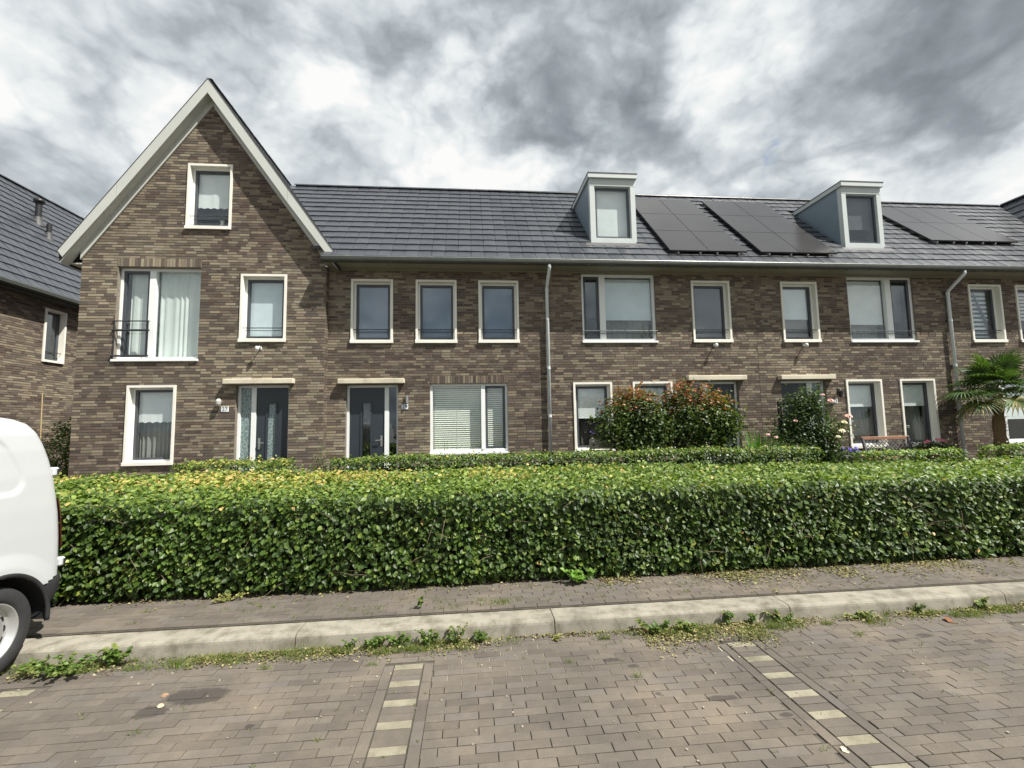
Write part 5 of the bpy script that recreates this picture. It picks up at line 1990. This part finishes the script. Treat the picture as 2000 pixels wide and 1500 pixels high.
bowl = thing('flower_bowl', (9.05, 10.2, .16), 'dark bowl of violet pansies left of the short bright hedge', 'planter')
MB().lathe([(.16, .16), (.15, .55), (.17, .66), (.27, .74), (.29, .78), (.27, .79), (.26, .76), (.001, .75)], (9.05, 10.2, .10), 20).build('bowl', 'iron', bowl, True)
n = 350
P = np.stack([rng.normal(9.05, .13, n), rng.normal(10.18, .1, n), .90 + np.abs(rng.normal(0, .05, n))], 1)
leaves(bowl, 'leaf', P, rng.normal(0, .5, (n, 3)) + [0, -.2, .8], rng.normal(0, 1, (n, 3)), .04 * rng.uniform(.7, 1.3, n), pick(DG + [(.10, .14, .04)], n))
r_ = random.Random(3)
for k in range(26):
    bloom(bowl, (9.05 + r_.uniform(-.24, .24), 10.1 + r_.uniform(-.1, .1), .98 + r_.uniform(-.03, .07)), .038, 'violet')

# ------------------------------------------------------------------ the van
def van():
    XR = -3.43               # flank towards the camera
    XL = XR - 1.90
    XC = (XR + XL) / 2
    YR = 4.25               # rear
    LEN = 4.60
    t = thing('delivery_van', (XC, YR - LEN / 2, 0), 'white panel van parked at the left edge with its rear over the kerb', 'van')
    # rear profile: how far the rear sits in at height z; roof height along the length
    rear_in = lambda z: float(np.interp(z, [.25, .5, .64, .9, 1.13, 1.4, 1.56, 1.70, 1.80, 1.86, 1.90, 1.92], [.03, .0, .0, .012, .035, .085, .125, .175, .225, .275, .34, .42]))
    zroof = lambda s: float(np.interp(s, [0, .4, 1.5, 2.9, 3.25, 3.75, 4.1, 4.5, 4.6], [1.92, 1.925, 1.93, 1.92, 1.84, 1.36, 1.12, .98, .80]))
    half = lambda z: float(np.interp(z, [.2, .35, .6, .8, 1.0, 1.2, 1.45, 1.65, 1.78, 1.86, 1.905, 1.93], [.90, .935, .95, .952, .953, .950, .940, .922, .902, .872, .815, .72]))
    ws = [YR - .54, YR - .54 - 2.93]
    zs = np.concatenate([np.linspace(.30, 1.60, 80), np.linspace(1.615, 1.925, 24)])
    ss = np.concatenate([[0, .01, .025, .045, .07, .10], np.linspace(.12, 1.6, 110), np.linspace(1.65, 4.45, 50), [4.5, 4.54, 4.57, 4.59, 4.6]])

    def corner(s):
        r = .085
        k = 0
        if s < r: k = r - math.sqrt(max(r * r - (r - s) ** 2, 0))
        if s > LEN - .35: k = max(k, .28 * ((s - LEN + .35) / .35) ** 2)
        return k

    def stamp(s, z):
        """pressed panel in the flank"""
        # distance inside a rounded rectangle s 0.30..1.9, z 1.33..1.80
        cx, cz, hx, hz, rr = 1.15, 1.565, .86, .245, .16
        # the rear end of the pressing leans with the rear of the van
        s2 = s - .30 * max(0, z - 1.40)
        dx, dz = abs(s2 - cx) - (hx - rr), abs(z - cz) - (hz - rr)
        d = math.hypot(max(dx, 0), max(dz, 0)) + min(max(dx, dz), 0) - rr
        return -.011 * (1 - min(max((d + .028) / .028, 0), 1)) if d < 0 else 0

    def flare(y, z):
        f = 0
        for wy in ws:
            d = math.hypot(y - wy, z - .335)
            if d < .56 and z > .2:
                f = max(f, .014 * min(1, (.56 - d) / .10))
        return f

    for sg, nm in ((1, 'flank'), (-1, 'flank')):
        V, idx = [], {}
        Q = []
        for i, s in enumerate(ss):
            for j, z in enumerate(zs):
                zz = min(z, zroof(s)) if True else z
                k = z / 1.925
                top = zroof(s)
                z2 = z if top > 1.9 else .30 + (z - .30) * (top - .30) / (1.925 - .30)
                y = YR - s - rear_in(z2) * max(0, 1 - s / 1.2)
                hx = half(z) - corner(s)
                x = XC + sg * (hx + stamp(s, z2) + flare(y, z2))
                V.append((x, y, z2))
        nz = len(zs)
        V = np.array(V)
        for i in range(len(ss) - 1):
            for j in range(nz - 1):
                a = i * nz + j
                q = [a, a + nz, a + nz + 1, a + 1]
                c = V[q].mean(0)
                if any(math.hypot(c[1] - wy, c[2] - .335) < .402 for wy in ws): continue
                if c[1] > ws[0] + .2 and c[2] < np.interp(c[1], [YR - .20, YR], [.575, .63]): continue          # bumper zone
                Q.append(q if sg > 0 else q[::-1])
        o = obj_from('body_side', np_mesh('body_side', V, np.array(Q), smooth=True), 'van_white', t)
    # roof, rear and front skins
    V, Q = [], []
    us = np.linspace(-1, 1, 25)
    for s in ss:
        top = zroof(s)
        w = half(1.925) - corner(s)
        for u in us:
            V.append((XC + u * w, YR - s - rear_in(min(top, 1.92)) * max(0, 1 - s / 1.2), top + .022 * (1 - u * u) - .0))
    for i in range(len(ss) - 1):
        for j in range(24):
            a = i * 25 + j
            Q.append((a, a + 1, a + 26, a + 25))
    obj_from('roof', np_mesh('roof', V, np.array(Q), smooth=True), 'van_white', t)
    for (s, nm) in ((0, 'rear_door'), (LEN, 'nose')):
        V, Q = [], []
        for z in zs:
            top = zroof(s)
            z2 = z if top > 1.9 else .30 + (z - .30) * (top - .30) / (1.625)
            w = half(z) - corner(s)
            for u in us:
                V.append((XC + u * w, YR - s - (rear_in(z2) if s == 0 else 0) + (.03 if s == 0 else -.05) * (1 - u * u), z2))
        for i in range(len(zs) - 1):
            for j in range(24):
                a = i * 25 + j
                q = (a, a + 1, a + 26, a + 25)
                Q.append(q[::-1] if s == 0 else q)
        obj_from(nm, np_mesh(nm, V, np.array(Q), smooth=True), 'van_white', t)
    # underside
    MB().box(XL + .08, XR - .25, YR - LEN + .15, YR - .95, .24, .30).build('underbody', 'plastic', t)
    # black bumper wrapping the rear corner
    V, Q = [], []
    prof = [(.62, .020), (.60, .030), (.56, .036), (.52, .036), (.48, .034), (.44, .030), (.40, .022), (.36, .010), (.33, -.004), (.30, -.03), (.28, -.06), (.26, -.12)]
    path = []
    for k in range(25):
        path.append((ws[0] + .31 + (YR + .01 - ws[0] - .31 - .10) * k / 24, XR - .0, 1, 0))
    for k in range(1, 11):
        a = math.pi / 2 * k / 10
        path.append((YR + .01 - .10 + .10 * math.sin(a), XR - .10 + .10 * math.cos(a), math.cos(a), math.sin(a)))
    n_b = len(path)
    path += [(y, 2 * XC - x, -nx_, ny_) for (y, x, nx_, ny_) in reversed(path)]
    for (y, x, nx_, ny_) in path:
        for (z, o_) in prof:
            tt = min(max((y - ws[0] - .31) / .26, 0), 1)
            zt_, zb_ = .575 + .06 * tt, .25 + .15 * tt
            V.append((x + nx_ * o_ - nx_ * .03, y + ny_ * o_, zb_ + (z - .26) / .36 * (zt_ - zb_)))
    m_ = len(prof)
    for i in range(len(path) - 1):
        for j in range(m_ - 1):
            cc_ = np.mean([V[i * m_ + j], V[(i + 1) * m_ + j + 1]], 0)
            if math.hypot(cc_[1] - ws[0], cc_[2] - .335) < .405: continue
            Q.append((i * m_ + j, i * m_ + j + 1, (i + 1) * m_ + j + 1, (i + 1) * m_ + j))
    bp = obj_from('rear_bumper', np_mesh('rear_bumper', V, np.array(Q), smooth=True), 'plastic', t)
    MB().box(XL + .15, XR - .12, YR - .13, YR - .05, .40, .60).build('bumper_core', 'plastic', bp)
    # wheel-arch liners and lips
    for wy in ws:
        for (sx, xo) in ((1, XR), (-1, XL)):
            arc = [(xo + sx * .008, wy + .410 * math.cos(a), .335 + .410 * math.sin(a)) for a in np.linspace(-.12 if wy == ws[0] else -.1, math.pi + .1, 36)]
            MB().tube(arc, .017, 8).build('arch_lip', 'plastic', t, True)
            V, Q = [], []
            for k, a in enumerate(np.linspace(-.1, math.pi + .1, 24)):
                for xx in (xo - sx * .005, xo - sx * .32):
                    V.append((xx, wy + .414 * math.cos(a), .335 + .414 * math.sin(a)))
            for k in range(23): Q.append((2 * k, 2 * k + 1, 2 * k + 3, 2 * k + 2))
            obj_from('arch_liner', np_mesh('arch_liner', V, np.array(Q), smooth=True), 'plastic', t)
    # wheels
    for wy in ws:
        for (sx, xo) in ((1, XR), (-1, XL)):
            xc = xo - sx * .125
            w = MB()
            w.lathe([(.20, -.10), (.225, -.105), (.25, -.108), (.30, -.105), (.322, -.09), (.333, -.06), (.336, 0), (.333, .06), (.322, .09), (.30, .107), (.25, .11), (.228, .104), (.205, .085), (.20, .03)], (xc, wy, .337), 48, 'X')
            wo = w.build('wheel', 'tyre', t, True)
            rim = MB()
            f = sx
            rim.lathe([(.222, .088 * f), (.214, .100 * f), (.205, .090 * f), (.196, .055 * f), (.176, .040 * f), (.155, .052 * f), (.120, .072 * f), (.085, .066 * f), (.07, .045 * f), (.001, .045 * f)], (xc, wy, .337), 48, 'X')
            ro = rim.build('rim', 'rim', wo, True)
            sl2 = MB()
            for k in range(12):
                a = 2 * math.pi * k / 12
                c = Vector((xc + .0585 * f, wy + .148 * math.cos(a), .337 + .148 * math.sin(a)))
                e1 = Vector((0, math.cos(a), math.sin(a)))
                e2 = Vector((0, -math.sin(a), math.cos(a)))
                sl2.poly([c + e1 * .016 * math.cos(b) * .9 + e2 * .024 * math.sin(b) + Vector((-.11 * f * e1.length * .016 * math.cos(b), 0, 0)) for b in np.linspace(0, 2 * math.pi, 10, endpoint=False)])
            sl2.build('rim_slot', 'black', ro)
            MB().lathe([(.001, .075 * f), (.045, .073 * f), (.062, .06 * f), (.066, .04 * f)], (xc, wy, .337), 24, 'X').build('hub_cap', 'plastic', ro, True)
            bo = MB()
            for k in range(5):
                a = 2 * math.pi * k / 5
                bo.lathe([(.001, .075 * f), (.011, .072 * f), (.012, .05 * f)], (xc, wy + .088 * math.cos(a), .337 + .088 * math.sin(a)), 8, 'X')
            bo.build('wheel_bolt', 'metal', ro, True)
    # tail lights at the rear corners
    for (sx, xo) in ((1, XR), (-1, XL)):
        for (za, zb_) in ((1.03, 1.235), (.83, 1.022)):
            V, Q = [], []
            nzz = 10
            for i in range(nzz + 1):
                z = za + (zb_ - za) * i / nzz
                for k in range(9):
                    a = math.radians(22 + 76 * k / 8)
                    r = .108
                    hw_ = half(z)
                    x = XC + sx * (hw_ - .085 + r * math.cos(a) - .006)
                    y = YR - rear_in(z) - .085 + r * math.sin(a) + (.012 if k > 3 else .0)
                    V.append((x, y, z))
            for i in range(nzz):
                for k in range(8):
                    a = i * 9 + k
                    q = (a, a + 1, a + 10, a + 9)
                    Q.append(q if sx > 0 else q[::-1])
            obj_from('tail_light', np_mesh('tail_light', V, np.array(Q), smooth=True), 'redlens', t)
        for z in (1.465, .71):
            y = YR - rear_in(z)
            x = XC + sx * (half(z) - .03)
            hg = MB().bbox(x - .05, x + .03, y - .03, y + .026, z - .036, z + .036, .012).build('door_hinge', 'van_white', t)
            MB().box(x + (.0302 if sx > 0 else -.0522), x + (.0362 if sx > 0 else -.0502), y - .004, y + .010, z - .022, z + .022).build('hinge_pin', 'plastic', hg)
    # cab glass, lamps, mirrors on the far end
    for sx in (1, -1):
        V = [(XC + sx * (half(1.3) + .004), YR - 3.05, 1.22), (XC + sx * (half(1.3) + .004), YR - 3.78, 1.20), (XC + sx * (half(1.55) - .015), YR - 3.42, 1.52), (XC + sx * (half(1.7) - .01), YR - 3.18, 1.74), (XC + sx * (half(1.7) + .006), YR - 3.02, 1.76)]
        MB().poly(V if sx < 0 else V[::-1]).build('door_window', 'carglass', t)
        MB().bbox(XC + sx * 1.06 - .1, XC + sx * 1.06 + .1, YR - 3.62, YR - 3.54, 1.12, 1.36, .03).build('mirror', 'plastic', t)
        MB().bbox(XC + sx * .68 - .16, XC + sx * .68 + .16, YR - LEN - .10, YR - LEN + .16, .72, .90, .03).build('headlight', 'porcelain', t)
    ww = []
    for (s, inset) in ((3.27, .04), (3.85, .10)):
        z = zroof(s) + .03
        ww.append((s, z, half(1.93) - .02 + (.20 if s > 3.5 else 0)))
    MB().poly([(XC - ww[0][2], YR - ww[0][0], ww[0][1]), (XC + ww[0][2], YR - ww[0][0], ww[0][1]), (XC + .60, YR - ww[1][0], ww[1][1]), (XC - .60, YR - ww[1][0], ww[1][1])]).build('windscreen', 'carglass', t)
    MB().bbox(XL + .1, XR - .1, YR - LEN - .12, YR - LEN + .12, .30, .60, .05).build('front_bumper', 'plastic', t)
    # flank furniture: rubbing seam, sliding-door rail
    MB().box(XR + .018 - .008, XR + .026 - .008, YR - 1.75, YR - .98, .865, .885).build('door_rail', 'plastic', t)
    return t


van()

# ------------------------------------------------------------------ weeds and litter
WG = [(.06, .115, .018), (.09, .155, .025), (.125, .19, .04), (.05, .085, .016), (.16, .19, .05)]
WY = [(.24, .24, .07), (.18, .20, .05), (.30, .26, .10)]


def weed(loc, r, hgt, n, label, pal, size=.035, stems=5):
    t = thing('weed', loc, label, 'weed', 'weeds along the kerb')
    r_ = random.Random(int(loc[0] * 1000) + int(loc[1] * 77))
    r *= r_.uniform(1.1, 1.5)
    hgt *= r_.uniform(.55, .95)
    mb = MB()
    P, N, T, Sz = [], [], [], []
    for k in range(stems):
        a = r_.uniform(0, 6.28)
        q = r_.uniform(.2, 1) * r
        tip = Vector((loc[0] + math.cos(a) * q, loc[1] + math.sin(a) * q * .55, loc[2] + hgt * r_.uniform(.5, 1)))
        mb.tube([loc, (Vector(loc) + tip) / 2 + Vector((0, 0, hgt * .15)), tip], [.003, .0025, .0015], 5)
        for j in range(2 * n // stems):
            tt = r_.uniform(.25, 1.05)
            p = Vector(loc).lerp(tip, tt) + Vector((0, 0, hgt * .3 * tt * (1 - tt)))
            P.append(tuple(p))
            a2 = r_.uniform(0, 6.28)
            T.append((math.cos(a2), math.sin(a2), r_.uniform(-.1, .5)))
            N.append((r_.gauss(0, .4), r_.gauss(-.25, .4), 1))
            Sz.append(size * .82 * r_.uniform(.5, 1.3))
    so_ = mb.build('stem', 'leaf_matte', t)
    a_ = so_.data.color_attributes.new('Col', 'FLOAT_COLOR', 'POINT')
    for q in a_.data: q.color = (.09, .13, .03, 1)
    leaves(t, 'leaf', P, N, T, Sz, pick(pal, len(P)), 'leaf_matte', .85)


weed((-3.02, 3.83, 0), .27, .17, 330, 'largest leafy green weed clump beside the van wheel', WG, .036, 18)
weed((-2.72, 3.90, 0), .14, .20, 50, 'upright weed with narrow leaves right of the largest clump', WG, .05, 6)
weed((-3.28, 3.88, 0), .10, .14, 40, 'small weed nearest to the van tyre', WG, .04, 5)
weed((-1.00, 3.93, 0), .05, .09, 22, 'tiny weed left of the row of three round weeds', WG, .03, 4)
weed((-.80, 3.92, 0), .10, .13, 70, 'first of three round bright weeds at the kerb', WG, .035, 8)
weed((-.58, 3.90, 0), .09, .15, 60, 'second of three round bright weeds at the kerb', WG, .035, 7)
weed((-.36, 3.91, 0), .11, .14, 80, 'third of three round bright weeds at the kerb', WG, .035, 9)
weed((-.13, 3.90, 0), .14, .16, 70, 'straggling yellowish weed right of the three round weeds', WY + WG, .03, 9)
weed((.06, 3.92, 0), .09, .15, 50, 'small bushy weed against the kerb near the middle', WG, .035, 6)
weed((-.47, 4.32, ZP), .05, .14, 26, 'single weed growing from the pavement behind the kerb', WG, .035, 3)
weed((.67, 3.86, 0), .06, .06, 30, 'low dry weed at a kerb joint in the middle', WY, .025, 5)
weed((1.55, 3.88, 0), .15, .14, 90, 'leafy weed starting the long patch of clippings', WG, .045, 9)
weed((1.82, 3.86, 0), .14, .11, 80, 'weed amid the yellow clippings', WG + WY, .04, 8)
weed((2.22, 3.92, 0), .08, .17, 40, 'upright weed against the dark stained kerb stone', WG, .035, 5)
weed((2.42, 3.92, 0), .07, .12, 36, 'small round weed right of the upright weed', WG, .035, 5)
weed((2.72, 3.92, 0), .12, .11, 60, 'weed tuft at the right kerb joint', WG + WY, .035, 7)
weed((3.45, 3.90, 0), .16, .12, 80, 'wide weed tuft at the kerb in the right part', WG + WY, .035, 9)
weed((4.05, 3.93, 0), .10, .12, 40, 'weed tuft beside the fallen brown leaf', WG, .035, 5)
weed((4.70, 3.92, 0), .14, .12, 60, 'weed tuft near the right edge of the kerb', WG + WY, .035, 7)
weed((5.25, 3.92, 0), .16, .11, 60, 'rightmost weed tuft at the kerb', WG + WY, .035, 7)
weed((1.12, 4.74, ZP), .17, .24, 80, 'bright hedge sucker sticking out over the pavement', [(.12, .24, .03), (.16, .28, .05)], .06, 8)
weed((-2.35, 4.75, ZP), .13, .10, 60, 'low mossy weed under the left part of the hedge', WY, .03, 7)


def litter(name, regions, pal, size, mat='dry', label=None, cat=None):
    P, S_, Cc = [], [], []
    for (x0, x1, y0, y1, z, n) in regions:
        p = np.stack([rng.uniform(x0, x1, n), np.zeros(n), np.zeros(n)], 1)
        cl = np.array([noise.noise((a * 3.1, y0, 2.2)) for a in p[:, 0]])
        keep = rng.random(n) < np.clip(.55 + 1.2 * cl, .05, 1)
        p = p[keep]
        m_ = len(p)
        p[:, 1] = y1 - (y1 - y0) * np.minimum(np.abs(rng.normal(0, .42, m_)), 1.3) if y1 > y0 else y0
        p[:, 2] = z + .004 + np.abs(rng.normal(0, .008, m_))
        P.append(p)
    P = np.concatenate(P)
    n = len(P)
    N = rng.normal(0, .32, (n, 3)) + [0, 0, 1]
    T = rng.normal(0, 1, (n, 3)) * [1, 1, .25]
    o = leaves(None, name, P, N, T, size * rng.uniform(.5, 1.3, n), pick(pal, n), mat)
    if label: o['label'] = label
    if cat: o['category'] = cat
    return o


STRAW = [(.27, .235, .11), (.21, .20, .085), (.34, .295, .15), (.15, .12, .06), (.14, .15, .05), (.10, .065, .035), (.18, .19, .06)]
litter('leaf_litter', [(1.35, 3.2, 4.55, 4.93, ZP, 2800), (2.6, 6.9, 4.40, 4.98, ZP, 9500), (-3.6, 1.4, 4.68, 4.98, ZP, 2000)], STRAW, .023,
       label='dry yellow hedge clippings lying along the foot of the hedge', cat='leaf litter')
litter('leaf_litter', [(-3.4, -.95, 3.76, 3.955, 0, 4200), (-.95, .25, 3.74, 3.955, 0, 1800), (.3, 1.4, 3.88, 3.955, 0, 600), (1.4, 2.75, 3.58, 3.955, 0, 4600), (2.75, 5.9, 3.80, 3.955, 0, 4200)], STRAW, .019,
       label='dry yellow clippings and debris in the kerb gutter', cat='leaf litter')


def grass(name, spots, label):
    V, F, Cc = [], [], []
    for (x, y, z, r, n, hh) in spots:
        for k in range(n):
            a = RND.uniform(0, 6.28)
            q = r * RND.random() ** .7
            p = Vector((x + math.cos(a) * q, y + math.sin(a) * q * .45, z))
            d = Vector((RND.gauss(0, .5), RND.gauss(0, .5), 1)).normalized()
            s_ = Vector((math.cos(a + 1), math.sin(a + 1), 0)) * .0022
            ln = hh * RND.uniform(.4, 1.1)
            i0 = len(V)
            V += [tuple(p - s_), tuple(p + s_), tuple(p + d * ln + Vector((d.x, d.y, 0)) * ln * .5)]
            F.append((i0, i0 + 1, i0 + 2))
            c = RND.choice([(.11, .17, .03), (.16, .20, .05), (.22, .22, .08), (.08, .13, .02)])
            Cc += [c] * 3
    o = obj_from(name, np_mesh(name, V, None, np.array(F), cols=np.array(Cc)), 'leaf_matte')
    o['kind'] = 'stuff'
    o['label'] = label
    o['category'] = 'grass'


spots = []
for k in range(120):
    x = RND.choice([RND.uniform(-3.4, .2), RND.uniform(-3.4, .2), RND.uniform(1.4, 2.9), RND.uniform(3.2, 5.8), RND.uniform(-3.4, 5.8)])
    spots.append((x, RND.uniform(3.80, 3.95), 0, RND.uniform(.05, .18), RND.randint(40, 110), RND.uniform(.03, .08)))
for (x, y, r, n, hh) in ((-1.75, 3.9, .25, 200, .07), (-1.3, 3.9, .2, 200, .10), (-2.3, 3.85, .3, 260, .06), (2.35, 3.72, .22, 260, .06), (1.9, 3.8, .3, 260, .06), (2.7, 3.85, .2, 160, .07),
                         (-1.55, 3.7, .06, 40, .05), (-.75, 3.65, .06, 30, .05), (3.2, 3.62, .06, 50, .05), (-2.0, 3.05, .05, 25, .04), (.72, 3.5, .05, 25, .04), (1.15, 3.25, .05, 30, .05), (-.9, 2.85, .04, 16, .03), (1.9, 2.45, .04, 12, .03)):
    spots.append((x, y, 0, r, n, hh))
for k in range(60):
    spots.append((RND.uniform(-3.0, 3.9), RND.uniform(4.25, 4.75), ZP, RND.uniform(.03, .10), RND.randint(5, 26), RND.uniform(.02, .05)))
for k in range(130):
    spots.append((RND.uniform(-4, 5.5), RND.uniform(2.2, 3.8), 0, RND.uniform(.01, .03), RND.randint(2, 7), RND.uniform(.012, .03)))
for k in range(14):
    spots.append((RND.uniform(-1.3, .6), RND.uniform(4.25, 4.45), ZP, .12, 40, .035))
grass('grass_tufts', spots, 'sparse grass and moss in the joints of pavement and parking bay')

# scattered small debris: pebbles, petals, a fallen leaf
V, Q = [], []
c0, c1 = [], []
for k in range(170):
    x, y = RND.uniform(-4, 5.5), RND.uniform(2.1, 3.9)
    r = RND.uniform(.003, .007)
    c0.append((x - r, y - r * .8, .001))
    c1.append((x + r * .9, y + r, r * 1.2))
V, Q = boxes_np(np.array(c0), np.array(c1))
V += rng.normal(0, .0012, V.shape)
o = obj_from('grit', np_mesh('grit', V, Q), 'jointpale')
tag(o, 'pale grit scattered over the parking bay bricks', 'grit', kind='stuff')
for (x, y, z, sz, col, lab) in ((-2.10, 3.42, .006, .05, (.30, .19, .12), 'curled tan leaf beside the oil stain'), (-2.05, 3.30, .006, .045, (.55, .42, .30), 'small pale leaf in front of the oil stain'),
                           (4.12, 3.72, .01, .13, (.22, .10, .05), 'reddish brown fallen leaf near the kerb at right'), (1.98, 2.42, .006, .05, (.65, .62, .40), 'pale yellow petal beside the right marker strip')):
    ol = leaves(None, 'fallen_leaf', [(x, y, z)], [(.2, -.2, 1)], [(.9, .3, .1)], [sz], [col], 'dry', 1.0, False)
    tag(ol, lab, 'leaf', 'fallen leaves on the parking bay')


# ------------------------------------------------------------------ vases behind the glass
def vase(x, z, label, mat):
    t = thing('flower_vase', (x, HOUSE_Y + .24, z), label, 'vase')
    y = HOUSE_Y + .25
    MB().lathe([(.001, 0), (.04, .005), (.05, .06), (.035, .13), (.045, .16)], (x, y, z), 12).build('vase', 'porcelain', t, True)
    r = random.Random(int(x * 10))
    for k in range(7):
        p = Vector((x + r.uniform(-.12, .12), y + r.uniform(-.03, .02), z + r.uniform(.26, .5)))
        MB().tube([(x, y, z + .14), ((x + p.x) / 2, y, (z + .14 + p.z) / 2 + .03), p], .003, 5).build('stem', 'twig', t)
        bloom(t, p, .03, mat)


vase(9.90, 1.20, 'vase of small white flowers behind the window left of the bench', 'porcelain')
vase(11.42, 1.20, 'vase of small white flowers behind the window above the bench', 'porcelain')
vase(3.0, 1.24, 'vase of violet flowers behind the window left of the red-tipped shrubs', 'violet')

# ------------------------------------------------------------------ tree across the street, mirrored in an upper window
tt_ = thing('street_tree', (17.6, -19.5, -.1), 'broadleaf tree across the street, mirrored in the wide upper window', 'tree')
MB().tube([(17.6, -19.5, -.1), (17.7, -19.4, 3), (17.5, -19.5, 6), (17.6, -19.6, 9)], [.22, .17, .12, .04], 10).build('trunk', 'bark', tt_, True)
r_ = random.Random(77)
ctr = []
for k in range(46):
    a = r_.uniform(0, 6.28)
    q = r_.random() ** .5 * 2.6
    p = Vector((17.6 + math.cos(a) * q, -19.5 + math.sin(a) * q, 8.0 + r_.uniform(-2.8, 2.8) * (1 - (q / 3.4) ** 2) ** .5))
    ctr.append(p)
    if k % 3 == 0:
        b = Vector((17.6, -19.5, r_.uniform(4, 7.5)))
        MB().tube([b, (b + p) / 2 + Vector((0, 0, .2)), p], [.06, .04, .012], 6).build('limb', 'bark', tt_)
n = 46 * 90
P = np.repeat(np.array([tuple(p) for p in ctr]), 90, 0) + rng.normal(0, .42, (n, 3))
leaves(tt_, 'crown', P, rng.normal(0, .6, (n, 3)) + [0, 0, .6], rng.normal(0, 1, (n, 3)), .15 * rng.uniform(.7, 1.3, n), pick(DG, n))
